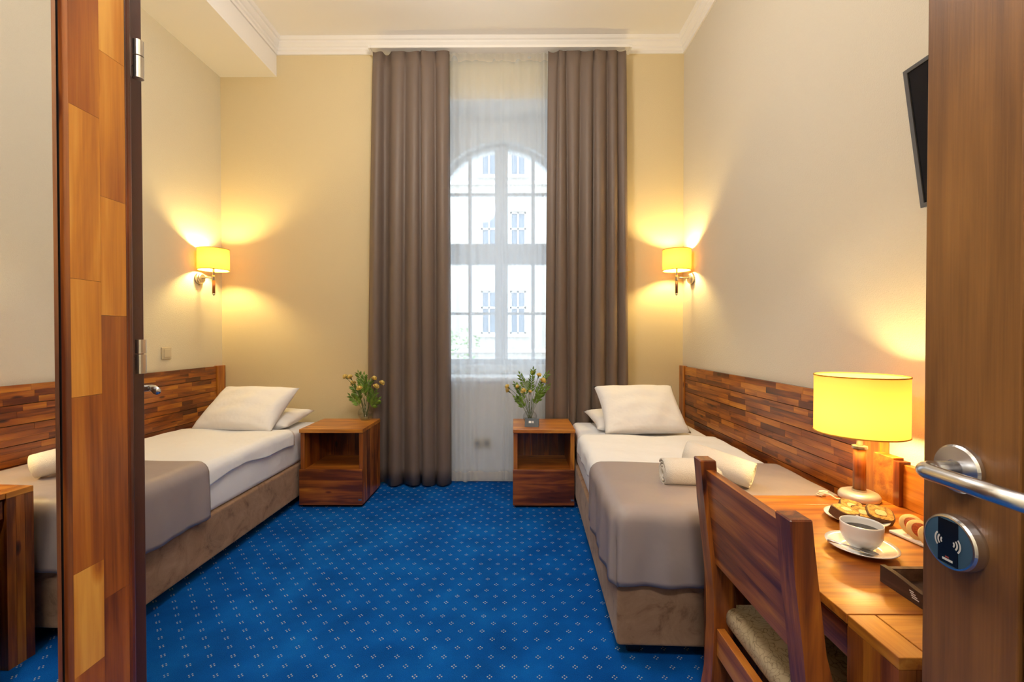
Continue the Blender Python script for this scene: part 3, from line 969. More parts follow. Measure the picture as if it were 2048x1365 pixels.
# left vase
LV = P(730, 841, 3.40); LV.z = .5505
v_, top = vase('round clear glass vase on the left nightstand', LV, .058, .062)
y = LV.y
lab = [(692, 757, 'leftmost pale yellow carnation above the left nightstand'), (701, 758, 'second yellow carnation from the left above the left nightstand'),
       (707, 770, 'small yellow carnation half hidden in leaves, left nightstand'), (719, 780, 'lowest yellow carnation at the front, left nightstand'),
       (746, 761, 'yellow carnation right of the tall green sprig, left nightstand'), (750, 776, 'lower yellow carnation on the right side, left nightstand'),
       (761, 769, 'rightmost yellow carnation against the curtain, left nightstand')]
for i, (a, b, l) in enumerate(lab):
    carnation(l, (LV.x + .012 * math.cos(i * 2.4), LV.y + .012 * math.sin(i * 2.4), .575), P(a, b, y + (-.05, .0, .03, -.06, .02, -.04, 0)[i]), .025, i, 'yellow carnations on the left nightstand')
for i, (a, b, l) in enumerate([(716, 747, 'tallest green sprig in the vase on the left nightstand'), (727, 752, 'upright green sprig right of the tallest one, left nightstand'),
                               (700, 793, 'green sprig drooping to the left, left nightstand'), (756, 800, 'green sprig drooping to the right, left nightstand'),
                               (738, 765, 'green sprig in the middle right, left nightstand'), (706, 775, 'green sprig among the left carnations, left nightstand'),
                               (748, 787, 'green sprig below the right carnations, left nightstand')]):
    sprig(l, (LV.x + .01 * math.cos(i * 1.9 + 1), LV.y + .01 * math.sin(i * 1.9 + 1), .575), P(a, b, y + (.01, -.02, -.03, -.05, .03, .02, -.01)[i]), i + 40, 'green sprigs on the left nightstand', ll=.056)
# right vase
RV = P(1060, 848, 3.27); RV.z = .5505
v_, top = vase('round clear glass vase with tall neck on the right nightstand', RV, .053, .085)
y = RV.y
lab = [(1017, 776, 'leftmost yellow carnation leaning out, right nightstand'), (1018, 784, 'lower bloom of the leftmost carnation pair, right nightstand'), (1037, 777, 'small yellow carnation second from the left, right nightstand'),
       (1048, 785, 'orange-yellow carnation at the front centre, right nightstand'), (1060, 787, 'lowest pale carnation bud above the neck, right nightstand'),
       (1065, 750, 'highest yellow carnation, right nightstand'), (1077, 754, 'yellow carnation at the upper right, right nightstand'), (1084, 765, 'large orange-yellow carnation on the right side, right nightstand')]
for i, (a, b, l) in enumerate(lab):
    carnation(l, (RV.x + .01 * math.cos(i * 2.4), RV.y + .01 * math.sin(i * 2.4), .575), P(a, b, y + (-.03, 0, .02, -.05, .0, .02, -.02, -.03)[i]), (.022, .020, .020, .023, .017, .023, .022, .027)[i], i + 20, 'yellow carnations on the right nightstand')
for i, (a, b, l) in enumerate([(1040, 750, 'green sprig fanning to the upper left, right nightstand'), (1066, 741, 'green sprig standing at the top, right nightstand'),
                               (1095, 748, 'green sprig reaching to the upper right, right nightstand'), (1097, 772, 'green sprig reaching to the right, right nightstand'),
                               (1032, 797, 'green sprig drooping low to the left, right nightstand'), (1030, 768, 'green sprig spreading over the left carnations, right nightstand'),
                               (1083, 783, 'green sprig below the large carnation, right nightstand')]):
    sprig(l, (RV.x + .008 * math.cos(i * 1.9 + 1), RV.y + .008 * math.sin(i * 1.9 + 1), .575), P(a, b, y + (.02, 0, -.02, -.04, -.03, .03, -.05)[i]), i + 60, 'green sprigs on the right nightstand', ll=.046)
t = thing('sage_leaf', 'broad grey-green leaf in the middle of the right bouquet', 'leaf', (RV.x, RV.y, .60))
c0 = P(1056, 771, y + .01) - Vector(t.location)
bm = NB()
vv = [bm.verts.new(c0 + Vector((.026 * math.cos(a), .006 * math.cos(2 * a), .036 * math.sin(a)))) for a in [2 * PI * k / 14 for k in range(14)]]
bm.faces.new(vv)
o = finish('blade', bm, SAGE, t, recalc=False); solidify(o, .001)
finish('stem', tube([(0, 0, 0), c0 * .5 + Vector((0, 0, .01)), c0], .0015, 6), STEM, t)

# tent card
cc = P(1064, 849, 3.17); cc.z = .5505
t = thing('tent_card', 'small slate-grey folded card standing on the right nightstand', 'card', cc, (0, 0, R(-8)))
o = finish('card_front', grid(lambda u, v: Vector((-.05 + .1 * u, -.03 + .03 * v, .055 * v)), 1, 1), SLATE, t); solidify(o, .0012)
o2 = finish('card_back', grid(lambda u, v: Vector((-.05 + .1 * u, .03 - .028 * v, .055 * v)), 1, 1), SLATE, t); solidify(o2, .0012)
for (a, b) in ((-.022, -.004), (.001, .007), (.010, .014)):
    bm = grid(lambda u, v: Vector((a + (b - a) * u, -.03 + .03 * (.45 + .25 * v) - .0018, .055 * (.45 + .25 * v) + .001)), 1, 1)
    finish('printed_mark', bm, WHITEINK, o)

# ------------------------------------------------------------------ wall sconces
def sconce(label, yy, zz, xw, sx, arm):
    t = thing('wall_sconce', label, 'lamp', (xw, yy, zz))
    Rm = Matrix.Rotation(sx * PI / 2, 4, 'Y')
    bm = lathe([(0, .002), (.042, .002), (.044, .006), (.044, .018), (.038, .022), (.036, .030), (.030, .033), (0, .033)], (0, 0, 0), 32)
    bmesh.ops.transform(bm, matrix=Rm, verts=bm.verts)
    finish('rosette', bm, NICKEL, t, smooth=False)
    finish('arm', tube([(sx * .03, 0, .006), (sx * (arm - .008), 0, .006)], .0055, 12), NICKEL, t, smooth=True)
    finish('joint', lathe([(0, -.022), (.0105, -.022), (.0105, .014), (.008, .018), (0, .018)], (sx * arm, 0, .006), 16), NICKEL, t, smooth=True)
    finish('stem', tube([(sx * arm, 0, .02), (sx * arm, 0, .085)], .0065, 12), NICKEL, t, smooth=True)
    g = finish('wooden_grip', tube([(sx * arm, 0, -.016), (sx * arm, 0, -.115)], .0105, 14), WZ, t, smooth=True, tone=.3)
    finish('finial', lathe([(0, -.134), (.005, -.132), (.0105, -.122), (.0105, -.115), (0, -.115)], (sx * arm, 0, 0), 14), NICKEL, g, smooth=True)
    sr, z0, z1 = .105, .062, .222
    s = finish('lamp_shade', lathe([(sr, z0), (sr, z1)], (sx * arm, 0, 0), 48), SHADES, t, smooth=True)
    for z in (z0, z1):
        finish('shade_rim', lathe([(sr - .0018, z - .002), (sr + .0018, z - .002), (sr + .0018, z + .002), (sr - .0018, z + .002)], (sx * arm, 0, 0), 48, True), BINDING, s)
    finish('socket_cup', lathe([(0, .078), (.016, .078), (.019, .09), (.014, .105), (0, .105)], (sx * arm, 0, 0), 16), NICKEL, t, smooth=True)
    finish('bulb', lathe([(0, .105), (.012, .108), (.022, .13), (.024, .15), (.016, .168), (0, .174)], (sx * arm, 0, 0), 16), BULB, t, smooth=True)
    return t
sconce('wall lamp with yellow drum shade on the left wall', 3.366, 1.644, XL, 1, .118)
sconce('wall lamp with yellow drum shade on the right wall', 3.44, 1.650, XR, -1, .125)

# light switch and sockets
t = thing('light_switch', 'beige light switch above the left headboard', 'switch', (XL, 3.044, 1.082))
finish('plate', box(.001, .010, -.041, .041, -.041, .041, .003), BEIGEP, t)
finish('rocker', box(.010, .014, -.027, .027, -.029, .029, .002), BEIGEP, t)
sx_ = X(965, YB)
t = thing('wall_socket', 'white double socket low on the wall behind the sheer curtain', 'socket', (sx_, YB - .004, .316))
finish('plate', box(-.071, .071, -.010, -.001, -.041, .041, .003), BEIGEP, t)
for s in (-1, 1):
    finish('socket_well', tube([(s * .036, -.0105, 0), (s * .036, -.0085, 0)], .022, 24), GREYP, t)
    for q in (-1, 1):
        finish('contact_hole', tube([(s * .036 + q * .0095, -.012, 0), (s * .036 + q * .0095, -.010, 0)], .003, 8), BLACKP, t)

# ------------------------------------------------------------------ television
yT = 1.476
tv = thing('television', 'slim flat television tilted forward on the right wall', 'television', (1.335, yT - .36, 1.855), (0, R(-8), 0))
finish('casing', box(-.004, .034, -.365, .365, -.228, .228, .004), BLACKP, tv)
bm = NB()
for (a, b, c_, d_) in ((-.365, .365, .216, .228), (-.365, .365, -.228, -.214), (-.365, -.351, -.214, .216), (.351, .365, -.214, .216)):
    add_box(bm, -.012, -.004, a, b, c_, d_)
finish('bezel', bm, GREYP, tv)
finish('screen', box(-.008, -.004, -.351, .351, -.214, .216), SCREEN, tv)
finish('wall_bracket', box(.034, .052, -.1, .1, -.1, .1), BLACKP, tv)

# ------------------------------------------------------------------ desk
DZT = .64
dx0, dx1, dya, dyb = .669, 1.385, .763, 1.547
ys0, ys1 = .883, 1.462
desk = thing('desk', 'glossy orange wooden desk with drawer along the right wall', 'desk', ((dx0 + dx1) / 2, (dya + dyb) / 2, 0))
DO = Vector(desk.location)
g = lambda n, b, m, tone, p=None: finish(n, b, m, p or desk, off=DO, tone=tone)
g('desk_top', box(dx0, dx1, ys0 + .001, ys1 - .001, DZT - .020, DZT, .0015), WX, .56)
for a, b in ((dya, ys0 - .001), (ys1 + .001, dyb)):
    # end pedestal: front stile, narrow top boards and side panels
    g('pedestal_top', box(dx0, dx0 + .055, a, b, DZT - .022, DZT, .0015), WY, .64)
    g('pedestal_top', box(dx0 + .057, dx1, a, b, DZT - .022, DZT, .0015), WX, .62)
    n = 3; wv = (b - a) / n
    for k in range(n):
        g('front_board', box(dx0, dx0 + .03, a + k * wv + .0004, a + (k + 1) * wv - .0004, 0.0, DZT - .022), WZ, (.42, .5, .34)[k])
    for yy in (a, b - .022):
        n2 = 6; w2 = (dx1 - dx0 - .03) / n2
        for k in range(n2):
            g('side_board', box(dx0 + .03 + k * w2 + .0004, dx0 + .03 + (k + 1) * w2 - .0004, yy, yy + .022, 0, DZT - .022), WZ, random.uniform(.36, .52))
dr = g('drawer', box(dx0 + .006, dx0 + .026, ys0 + .004, ys1 - .004, DZT - .092, DZT - .026, .003), WY, .34)
g('drawer_box', box(dx0 + .026, dx1 - .2, ys0 + .02, ys1 - .02, DZT - .088, DZT - .03), WY, .4, dr)
g('modesty_panel', box(dx1 - .03, dx1 - .01, ys0, ys1, .18, DZT - .02), WY, .4)
ux = 1.259
g('upstand', box(ux, ux + .035, ys1 + .002, dyb, DZT, DZT + .155, .002), WX, .62)
g('upstand', box(ux + .012, ux + .035, dya, ys1, DZT, DZT + .14, .002), WY, .60)
g('upstand_post', box(ux - .002, ux + .036, ys1 - .022, ys1 + .002, DZT, DZT + .148, .001), WZ, .30)

# table lamp
TL = Vector((1.187, 1.516, DZT + .0005))
t = thing('table_lamp', 'lit table lamp with yellow drum shade on the desk', 'lamp', TL)
finish('lamp_base', lathe([(0, 0), (.058, 0), (.060, .004), (.060, .014), (.055, .022), (.044, .027), (0, .029)], (0, 0, 0), 40), SILVER, t, smooth=True)
finish('collar', lathe([(0, .027), (.0215, .027), (.0215, .034), (0, .034)], (0, 0, 0), 24), NICKEL, t, smooth=False)
finish('wooden_stem', tube([(0, 0, .034), (0, 0, .175)], .0185, 20), WZ, t, smooth=True, tone=.40)
finish('collar', lathe([(0, .175), (.0225, .175), (.0225, .183), (0, .185)], (0, 0, 0), 24), NICKEL, t, smooth=False)
finish('neck', tube([(0, 0, .183), (0, 0, .25)], .0095, 16), NICKEL, t, smooth=True)
sr, z0, z1 = .132, .228, .424
s = finish('lamp_shade', lathe([(sr, z0), (sr, z1)], (0, 0, 0), 64), SHADE, t, smooth=True)
for z in (z0, z1):
    finish('shade_rim', lathe([(sr - .0018, z - .002), (sr + .0018, z - .002), (sr + .0018, z + .002), (sr - .0018, z + .002)], (0, 0, 0), 64, True), BINDING, s)
finish('bulb', lathe([(0, .25), (.014, .255), (.028, .29), (.03, .315), (.02, .338), (0, .346)], (0, 0, 0), 16), BULBT, t, smooth=True)
# its cord
cp = [P(1684, 990, 1.50), P(1672, 984, 1.505), P(1660, 979, 1.51), P(1650, 979, 1.52), P(1643, 981, 1.53), P(1640, 984, 1.55)]
cpts = [Vector((p.x, p.y, DZT + .004 + (.012 if 1 < i < 4 else 0))) for i, p in enumerate(cp)]
o = finish('power_cord', tube(cpts, .0028, 8), CORDM, None, smooth=True, off=cpts[0], loc=cpts[0])
tag(o, 'cream lamp cord curling on the desk beside the lamp base', 'cord')
t = thing('cord_bundle', 'small bundle of looped cream cord at the far desk edge', 'cord', (cpts[3].x, cpts[3].y + .02, DZT + .0005))
for k in range(3):
    finish('loop', tube([(.014 * math.cos(a) + .004 * k, .008 * math.sin(a), .005 + .005 * k) for a in [2 * PI * q / 12 for q in range(12)]], .0025, 6), CORDM, t, smooth=True)

# ------------------------------------------------------------------ things on the desk
def deskpt(px, py, h=0.0):
    """desk-top point seen at the pixel"""
    yy = (CAMZ - DZT - h) * F / (py - VPY)
    return Vector(((px - VPX) * yy / F, yy, DZT + h))
sc_ = deskpt(1723, 1102); sc_.z += .0005
t = thing('saucer', 'white china saucer under the coffee cup', 'saucer', sc_)
finish('saucer_dish', lathe([(0, 0), (.045, 0), (.047, .002), (.070, .013), (.078, .016), (.0785, .018), (.070, .0155), (.046, .006), (.032, .0045), (.030, .006), (.028, .0045), (0, .0045)], (0, 0, 0), 48), CERAM, t, smooth=True)
cup0 = sc_ + Vector((0, 0, .005))
t = thing('coffee_cup', 'white china cup of black coffee on its saucer', 'cup', cup0)
prof = [(0, .0), (.022, .0), (.024, .003), (.030, .010), (.039, .021), (.0435, .032), (.0455, .036), (.0465, .064), (.047, .068), (.0455, .0685), (.0440, .064), (.0425, .036), (.036, .021), (.026, .010), (0, .008)]
finish('cup_body', lathe(prof, (0, 0, 0), 48), CERAM, t, smooth=True)
finish('coffee', lathe([(0, .050), (.0428, .050), (.0425, .046), (0, .046)], (0, 0, 0), 40), COFFEE, t, smooth=False)
ha = R(60)
hp = [Vector((math.cos(ha) * r, math.sin(ha) * r, z)) for r, z in ((.044, .060), (.060, .062), (.070, .050), (.066, .034), (.043, .026))]
finish('cup_handle', tube(hp, .0045, 10), CERAM, t, smooth=True)
# spoon lying on the saucer
sp0 = sc_ + Vector((-.040, -.026, .0205))
t = thing('teaspoon', 'steel teaspoon resting on the saucer rim', 'spoon', sp0, (0, R(4), R(-29)))
def spoon_bowl():
    return grid(lambda u, v: Vector((.012 + .04 * u, (v - .5) * .024 * math.sin(PI * min(1, .12 + .88 * u)) ** .6, -.006 * math.sin(PI * u) * (1 - (2 * v - 1) ** 2) - .0025)), 10, 8)
o = finish('bowl', spoon_bowl(), CHROME, t, smooth=True); solidify(o, .001)
finish('handle', tube([(.016, 0, -.002), (-.02, 0, .001), (-.055, 0, .0015)], [.0018, .0018, .0034], 8), CHROME, t, smooth=True)
# plate with cake slices
pc = deskpt(1712, 1042); pc.z += .0005
t = thing('cake_plate', 'round white plate under the marbled cake slices', 'plate', pc)
finish('plate_dish', lathe([(0, 0), (.050, 0), (.072, .010), (.080, .014), (.0805, .016), (.070, .0125), (.050, .004), (0, .004)], (0, 0, 0), 48), CERAM, t, smooth=True)
def slice_poly(wd, ht, k):
    pts = []
    for q in range(20):
        a = 2 * PI * q / 20
        c_, s_ = math.cos(a), math.sin(a)
        pts.append((wd / 2 * math.copysign(abs(c_) ** .55, c_), ht / 2 * math.copysign(abs(s_) ** .55, s_) * (1 + .06 * math.sin(a * 2 + k))))
    return pts
def cake_slice(label, c, rot, wd, ht, th, k):
    t = thing('cake_slice', label, 'cake', c, rot, group='marbled cake slices on the plate')
    poly = slice_poly(wd, ht, k)
    finish('crust', prism(poly, 'z', -th / 2, th / 2, .0015), CRUST, t)
    inn = [(a * .90, b * .88) for a, b in poly]
    finish('crumb', prism(inn, 'z', th / 2 - .001, th / 2 + .0012), CRUMB, t)
    finish('pale_centre', prism([(a * .40, b * .34 - .002) for a, b in slice_poly(wd, ht, k + 2)], 'z', th / 2 + .001, th / 2 + .0022), CREAM, t)
cake_slice('front left slice of marbled cake with dark crust', pc + Vector((-.045, -.012, .028)), (R(14), R(8), R(15)), .074, .058, .026, 0)
cake_slice('slice of marbled cake at the back of the plate', pc + Vector((.012, .036, .026)), (R(28), R(10), R(-25)), .062, .050, .018, 1)
cake_slice('plain pale slice of cake in the middle of the plate', pc + Vector((.012, -.008, .024)), (R(30), R(6), R(-20)), .058, .046, .016, 2)
cake_slice('right slice of marbled cake overhanging the plate', pc + Vector((.052, -.022, .026)), (R(30), R(6), R(-22)), .068, .056, .022, 3)
# canapés on a small white dish
cn = deskpt(1874, 1092); cn.z += .0005
t = thing('canape_dish', 'white dish under the orange canapés beside the door edge', 'dish', cn, (0, 0, R(6)))
finish('dish_body', prism([(-.045, -.08), (.05, -.08), (.062, .085), (-.055, .085)], 'z', 0, .008, .002), CERAM, t)
for i, (dy, dz_, l) in enumerate(((-.046, .022, 'nearest round canapé with orange-red topping'), (-.012, .025, 'second nearest canapé with orange-red topping'), (.022, .027, 'third canapé with orange-red topping'), (.054, .029, 'farthest canapé in the row on the white dish'))):
    q = cn + Vector((-.012 - .010 * math.sin(i), dy + .004, dz_))
    t = thing('canape', l, 'canapé', q, (R(48), R(-22), R(6)), group='canapés on the white dish')
    finish('biscuit', lathe([(0, -.006), (.028, -.006), (.031, -.002), (.030, .003), (0, .004)], (0, 0, 0), 24), BISC, t, smooth=True)
    finish('topping', lathe([(0, .0075), (.012, .007), (.020, .0045), (.0215, .003), (0, .003)], (0, 0, 0), 20), JAM, t, smooth=True)
# tray with waved rim
tx0, ty1 = .835, 1.004
t = thing('serving_tray', 'dark rustic wooden tray with white printed mark beside the saucer', 'tray', (tx0, ty1, DZT + .0005))
TLN, TWD, TH = .225, .20, .038
def wave(d):
    return TH - .009 * math.sin(PI * min(1, max(0, (d - .02) / .185))) ** 2
def tray_side(xa, xb_):
    n = 16
    poly = [(-TLN, 0), (0, 0)] + [(-TLN * k / n, wave(TLN * k / n)) for k in range(n + 1)]
    return prism(poly, 'x', xa, xb_)
s_ = finish('tray_side', tray_side(0, .011), TRAYW, t, tone=.45)
finish('tray_side', tray_side(TWD - .011, TWD), TRAYW, t, tone=.45)
finish('tray_end', box(.011, TWD - .011, -.011, 0, 0, TH - .004), TRAYW, t, tone=.6)
finish('tray_end', box(.011, TWD - .011, -TLN, -TLN + .011, 0, TH - .004), TRAYW, t, tone=.6)
finish('tray_floor', box(.011, TWD - .011, -TLN + .011, -.011, 0, .006), TRAYW, t, tone=.45)
bm = NB()
for k in range(4):
    add_box(bm, -.0006, -.0001, -.089 + .004 * k - .008, -.089 + .004 * k + .008 - .002 * k, .010 + .004 * k, .012 + .004 * k)
finish('printed_mark', bm, WHITEINK, s_)

# ------------------------------------------------------------------ towels rolled on the right bed
def towel(label, c, axis, L, r, seed):
    """spiral roll"""
    q = random.Random(seed)
    t = thing('rolled_towel', label, 'towel', c, group=None)
    ax = Vector(axis).normalized()
    a = ax.cross(Vector((0, 0, 1))).normalized(); b = a.cross(ax)
    turns = 3.4; n = 90
    bm = NB()
    prev = None
    for side in (0,):
        ringsL = []
        for i in range(n + 1):
            f = i / n
            th = f * turns * 2 * PI
            rr = r * (.16 + .84 * f) * (1 + .015 * math.sin(5 * th))
            row = []
            for j in range(9):
                s = -.5 + j / 8
                e = 1 - .10 * max(0, abs(s) * 2 - .7) ** 1.0
                p = ax * (L * s * (1 + .012 * math.sin(th * 1.3 + s))) + (a * math.cos(th) + b * math.sin(th)) * rr * e
                row.append(bm.verts.new(p))
            ringsL.append(row)
        for i in range(n):
            for j in range(8):
                bm.faces.new((ringsL[i][j], ringsL[i + 1][j], ringsL[i + 1][j + 1], ringsL[i][j + 1]))
    o = finish('towel_cloth', bm, TOWEL, t, smooth=True, recalc=False)
    solidify(o, r * .15, -1)
    return t
zb = .572
c1 = P(1385, 955, 1.86); 
towel('rolled white towel with its spiral end facing the aisle', (c1.x - .005, c1.y, zb + .052), (1, -.05, 0), .24, .052, 1)
c2 = P(1438, 934, 1.86)
towel('rolled white towel laid across the other towel', (c2.x - .005, c2.y, zb + .086), (.80, -.62, -.20), .27, .05, 2)

# ------------------------------------------------------------------ chair
ch = thing('chair', 'reddish wooden chair with beige seat pad pulled up to the desk', 'chair', (.80, 1.11, 0))
CO = Vector(ch.location)
g = lambda n, b, m, tone, p=None, sm=False: finish(n, b, m, p or ch, off=CO, tone=tone, smooth=sm)
bx = [(.0, .550), (.08, .567), (.192, .585), (.326, .591), (.438, .589), (.562, .577), (.707, .560), (.833, .549)]   # sabre-curved back edge: height, x
CY0, CY1, CY2, CY3 = .875, .929, 1.296, 1.350
def post(y0, y1):
    fr = [(x, z) for z, x in bx]
    bk = []
    for z, x in bx:
        wv = .046 if z > .53 else .046 + .022 * math.sin(PI * min(1, max(0, z / .75)))
        bk.append((x + wv, z))
    poly = fr + list(reversed(bk))
    return prism(poly, 'y', y0, y1, .003)
g('back_post', post(CY0, CY1), WZ, .34)
g('back_post', post(CY2, CY3), WZ, .40)
def bxat(z):
    for (z0, x0), (z1, x1) in zip(bx, bx[1:]):
        if z0 <= z <= z1: return x0 + (x1 - x0) * (z - z0) / (z1 - z0)
    return bx[-1][1]
n = 4; z0p, z1p = .528, .806
for k in range(n):
    za, zb_ = z0p + (z1p - z0p) * k / n, z0p + (z1p - z0p) * (k + 1) / n
    poly = [(bxat(za) + .013, za + .0003), (bxat(za) + .037, za + .0003), (bxat(zb_) + .037, zb_ - .0003), (bxat(zb_) + .013, zb_ - .0003)]
    g('back_slat', prism(poly, 'y', CY1, CY2), WY, (.45, .40, .48, .42)[k])
g('seat_rail', box(.598, .622, CY1, CY2, .255, .335, .002), WY, .55)
g('seat_rail', box(1.00, 1.024, CY1 + .01, CY2 - .01, .265, .335, .002), WY, .5)
for a, b in ((.893, .915), (1.318, 1.340)):
    g('seat_rail', box(.622, 1.00, a, b, .265, .335, .002), WX, .5)
for a, b in ((.889, .935), (1.296, 1.342)):
    g('front_leg', box(.985, 1.032, a, b, 0, .335, .003), WZ, .42)
    g('stretcher', box(.60, .99, (a + b) / 2 - .01, (a + b) / 2 + .01, .12, .15), WX, .45)
sd = box(.626, 1.03, .900, 1.330, .333, .395, .024, 4)
for v in sd.verts:
    if v.co.z > .37:
        u = (v.co.x - .828) / .202; w_ = (v.co.y - 1.115) / .215
        v.co.z += .011 * (1 - u * u) * (1 - w_ * w_)
g('seat_pad', sd, LEATHER, .5, None, True)

# ------------------------------------------------------------------ entrance door leaf on the right
XD = .60; ye = .647
door = link('door_1', None, None, (XD, ye, 0))
tag(door, 'brown oak entrance door standing open on the right with lever and card reader', None, None, 'structure')
O = Vector(door.location)
g = lambda n, b, m, tone, p=None, sm=False: finish(n, b, m, p or door, off=O, tone=tone, smooth=sm)
TK = .042
ysm = ye - .123
yh = ye - .86
g('stile', box(XD, XD + TK, ysm, ye, .01, 2.1, .002), DZ, .47)
g('stile', box(XD, XD + TK, yh, yh + .12, .01, 2.1, .002), DZ, .47)
g('rail', box(XD, XD + TK, yh + .12, ysm, .01, .16), DY, .45)
g('rail', box(XD, XD + TK, yh + .12, ysm, 1.98, 2.1), DY, .45)
g('core_panel', box(XD + .016, XD + .03, yh + .12, ysm, .16, 1.98), DARKG, .4)
zz = [(1.234, 1.136), (1.085, .86), (.855, .62), (.615, .38), (.375, .17), (1.97, 1.80), (1.795, 1.55), (1.545, 1.29)]
for a, b in zz:
    off_ = 0.0 if a < 1.25 else .010
    g('panel_board', box(XD + off_ - .001, XD + .016, yh + .128, ysm - .007, b, a, .003), DY, random.uniform(.40, .6))
for k in range(3):
    z = 1.124 - .016 * k
    g('panel_rib', box(XD + .001, XD + .016, yh + .128, ysm - .005, z - .009, z, .002), DY, .6)
# lever handle with rose
zl = 1.022; yl = .592
hd = link('lever_handle', None, door, Vector((XD, yl, zl)) - O)
def along_x(bm, sx=-1):
    bmesh.ops.transform(bm, matrix=Matrix.Rotation(sx * PI / 2, 4, 'Y'), verts=bm.verts); return bm
finish('rose', along_x(lathe([(0, 0), (.031, 0), (.032, .002), (.032, .007), (.0295, .0095), (.012, .0105), (.012, .0095), (0, .0095)], (0, 0, 0), 48)), CHROME, hd, smooth=False)
lv = [(-.008, 0, 0), (-.040, 0, 0)]
for k in range(1, 7):
    a = PI / 2 * k / 6
    lv.append((-.040 - .018 * math.sin(a), -.018 * (1 - math.cos(a)), 0))
lv += [(-.058, -.06, 0), (-.058, -.135, 0)]
finish('lever', tube(lv, .0105, 20), CHROME, hd, smooth=True)
# card reader
zr = .923
rd = link('card_reader', None, door, Vector((XD, yl, zr)) - O)
finish('reader_housing', along_x(lathe([(0, 0), (.036, 0), (.0365, .004), (.036, .014), (.0345, .017), (.0325, .0175), (.0325, .0165), (0, .0165)], (0, 0, 0), 56)), CHROME, rd, smooth=False)
finish('reader_face', along_x(lathe([(0, .0170), (.0325, .0170), (.0325, .0160), (0, .0160)], (0, 0, 0), 56)), plain('reader_blue_face', (0.055, 0.12, 0.20), .25), rd, smooth=False)
n = 20
poly = []
hw = .0135
for k in range(n + 1):
    z = -.0322 * math.cos(PI * k / n); 
poly = [(-hw, -.0292), (hw, -.0292), (hw, .0292), (-hw, .0292)]
finish('dark_band', prism(poly, 'x', -.0176, -.0170), SCREEN, rd)
def arc_strip(cy0, r0, wd, s):
    bm = NB(); a_, b_ = [], []
    for k in range(9):
        a = R(-42 + 84 * k / 8)
        for L_, rr in ((a_, r0 - wd / 2), (b_, r0 + wd / 2)):
            L_.append(bm.verts.new((-.0179, cy0 + s * rr * math.cos(a), rr * math.sin(a))))
    for k in range(8): bm.faces.new((a_[k], a_[k + 1], b_[k + 1], b_[k]))
    return bm
for s in (-1, 1):
    for r0 in (.0045, .0085, .0125):
        finish('wave_mark', arc_strip(s * .0045, r0, .0022, s), WHITEINK, rd)
finish('brand_mark', box(-.0179, -.0174, -.007, .007, -.0255, -.0225), WHITEINK, rd)
finish('brand_mark', box(-.0179, -.0174, -.002, .003, -.0215, -.0195), REDINK, rd)

# ------------------------------------------------------------------ mirror and jamb on the left
md = Vector((.0364, .9993, 0)); mn = Vector((.9993, -.0364, 0))
me_ = Vector((-.606, .5828, 0))
t = thing('wall_mirror', 'tall frameless mirror beside the wooden door jamb at the far left', 'mirror', (me_.x, me_.y - .4, .05))
O = Vector(t.location)
def mir(a0, a1, d0, d1, z0, z1):
    bm = box(a0, a1, d0, d1, z0, z1)
    M = Matrix(((md.x, mn.x, 0, me_.x), (md.y, mn.y, 0, me_.y), (0, 0, 1, 0), (0, 0, 0, 1)))
    bmesh.ops.transform(bm, matrix=M, verts=bm.verts); return bm
finish('mirror_glass', mir(-.80, -.001, -.004, 0, .05, 2.1), MIRROR, t, off=O)
finish('mirror_backing', mir(-.80, -.001, -.02, -.0045, .05, 2.1), DARKG, t, off=O)

jb = link('door_2', None, None, (-.56, .62, 0))
tag(jb, 'acacia door jamb and dark brown door with steel hinges at the left', None, None, 'structure')
O = Vector(jb.location)
g = lambda n, b, m, tone, p=None, sm=False: finish(n, b, m, p or jb, off=O, tone=tone, smooth=sm)
YJ = .5865
xj = lambda px: X(px, YJ)
g('jamb_strip', box(xj(118), xj(137), YJ - .0005, YJ - .0001, 0, 2.15), WZ, .36)
g('jamb_core', box(-.69, xj(137) - .012, YJ + .001, YJ + .09, 0, 2.15), DARKG, .3)
zc = lambda py: Z(py, YJ)
XJ = xj(137)
yj = lambda px: XJ * F / (px - VPX)
colL = [(-640, -150, 0.58, 0), (-150, 222, 0.58, 0), (222, 560, 0.68, 0), (560, 793, 0.82, 0), (793, 1140, 0.55, 0), (1140, 1345, 0.86, 0), (1345, 2385, 0.50, 0)]
colR = [(-640, -200, 0.68, 0), (-200, 118, 0.88, 0), (118, 400, 0.70, 0), (400, 632, 0.74, 0), (632, 1190, 0.44, 0), (1190, 1700, 0.38, 0), (1700, 2385, 0.58, 0)]
for cl, (pa, pb) in ((colL, (137.0, 198.6)), (colR, (199, 249.6))):
    ym = (yj(pa) + yj(pb)) / 2
    for a, b, tn, _ in cl:
        zt_, zb_ = min(2.15, Z(a, ym)), max(0.0, Z(b, ym))
        if zt_ <= 0: continue
        g('jamb_stave', box(XJ - .012, XJ, yj(pa), yj(pb), zb_ + .0002, zt_ - .0002), WZ, tn)
g('jamb_edge', box(XJ - .012, XJ + .002, yj(250), yj(262), 0, 2.15, .003), WZ, .22)
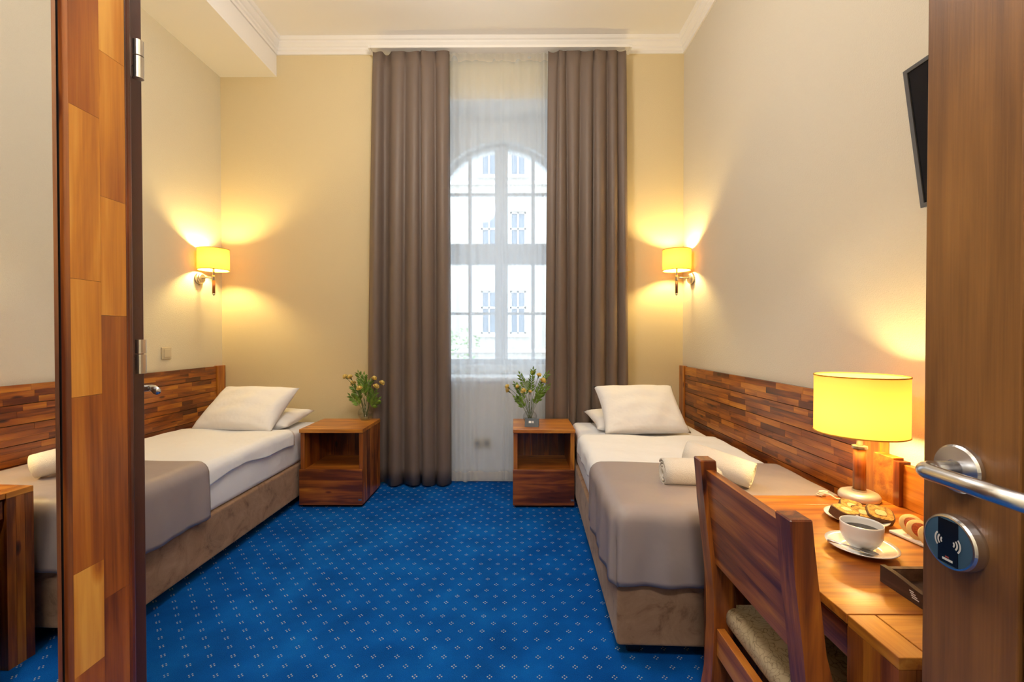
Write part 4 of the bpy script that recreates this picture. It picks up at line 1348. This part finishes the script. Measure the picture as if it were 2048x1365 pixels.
# dark rebated frame behind it and the door leaf folded back
YFm = .70
g('dark_frame', box(-.70, X(285, YFm + .04), YFm - .03, YFm + .04, 0, 2.15, .002), BROWNF, .5)
hx, hy = X(278, .70), .70
for py0, py1 in ((75, 151), (680, 749)):
    za, zb_ = Z(py0, .69), Z(py1, .69)
    zm = za + (zb_ - za) * .42
    h = g('hinge', tube([(hx, hy, za), (hx, hy, zm + .0008)], .0072, 18), NICKEL, .5, None, False)
    g('hinge_lower', tube([(hx, hy, zm - .0008), (hx, hy, zb_)], .0072, 18), NICKEL, .5, h)
    for q in (.25, .78):
        zq = zm + (zb_ - zm) * q
        g('hinge_pin', tube([(hx - .016, hy + .010, zq), (hx - .002, hy, zq)], .0026, 8), NICKEL, .5, h)
# leaf
ld = Vector((-.690, .724, 0)).normalized(); ln = Vector((ld.y, -ld.x, 0))
l0 = Vector((-.66, .765, 0))
def leafbox(a0, a1, d0, d1, z0, z1, bev=0):
    bm = box(a0, a1, d0, d1, z0, z1, bev)
    M = Matrix(((ld.x, ln.x, 0, l0.x), (ld.y, ln.y, 0, l0.y), (0, 0, 1, 0), (0, 0, 0, 1)))
    bmesh.ops.transform(bm, matrix=M, verts=bm.verts); return bm
lf = g('door_leaf', leafbox(.01, .74, -.042, 0, .01, 2.1, .002), DZ, .4)
def leafpt(a, d, z): return l0 + ld * a + ln * d + Vector((0, 0, z))
lz = 1.046
g('lever', tube([leafpt(.68, .0, lz), leafpt(.68, .056, lz), leafpt(.674, .066, lz), leafpt(.66, .070, lz), leafpt(.57, .070, lz)], .010, 16), CHROME, .5, lf, True)
g('rose', tube([leafpt(.68, .0, lz), leafpt(.68, .009, lz)], .027, 24), CHROME, .5, lf)

# ------------------------------------------------------------------ lamps added out of view: fill globe for the bedroom, fill lamp for the lobby
pd = thing('fill_globe', 'white globe added out of view as fill light for the bedroom', 'lamp', (-.45, 1.75, 3.05))
GLOBE = emit_mat('fill_globe_glow', SOFT, 1.0)
area = 4 * PI * .17 ** 2
GLOBE.node_tree.nodes['Emission'].inputs[1].default_value = P_ROOM_FILL / (PI * area)
finish('globe', lathe([(.17 * math.sin(PI * k / 16), -.17 * math.cos(PI * k / 16)) for k in range(17)], (0, 0, 0), 32), GLOBE, pd, smooth=True)
finish('fill_globe_cord', tube([(0, 0, .165), (0, 0, ZC - 3.05)], .006, 8), WPLA, pd)
finish('fill_globe_mount', lathe([(0, .535), (.05, .540), (.055, ZC - 3.051), (0, ZC - 3.051)], (0, 0, 0), 24), WPLA, pd)
lb = thing('lobby_fill_lamp', 'round opal lamp added out of view to light the entrance lobby', 'lamp', (0, -.25, 2.6))
LOBE = emit_mat('lobby_fill_glow', (1.0, .95, .88), 1.0)
LOBE.node_tree.nodes['Emission'].inputs[1].default_value = P_LOBBY_FILL / (PI * PI * .15 ** 2)
finish('diffuser', lathe([(0, -.06), (.12, -.058), (.15, -.04), (.15, -.012), (0, -.012)], (0, 0, 0), 32), LOBE, lb, smooth=False)
finish('lamp_plate', lathe([(0, -.012), (.155, -.012), (.155, -.0005), (0, -.0005)], (0, 0, 0), 32), WPLA, lb)
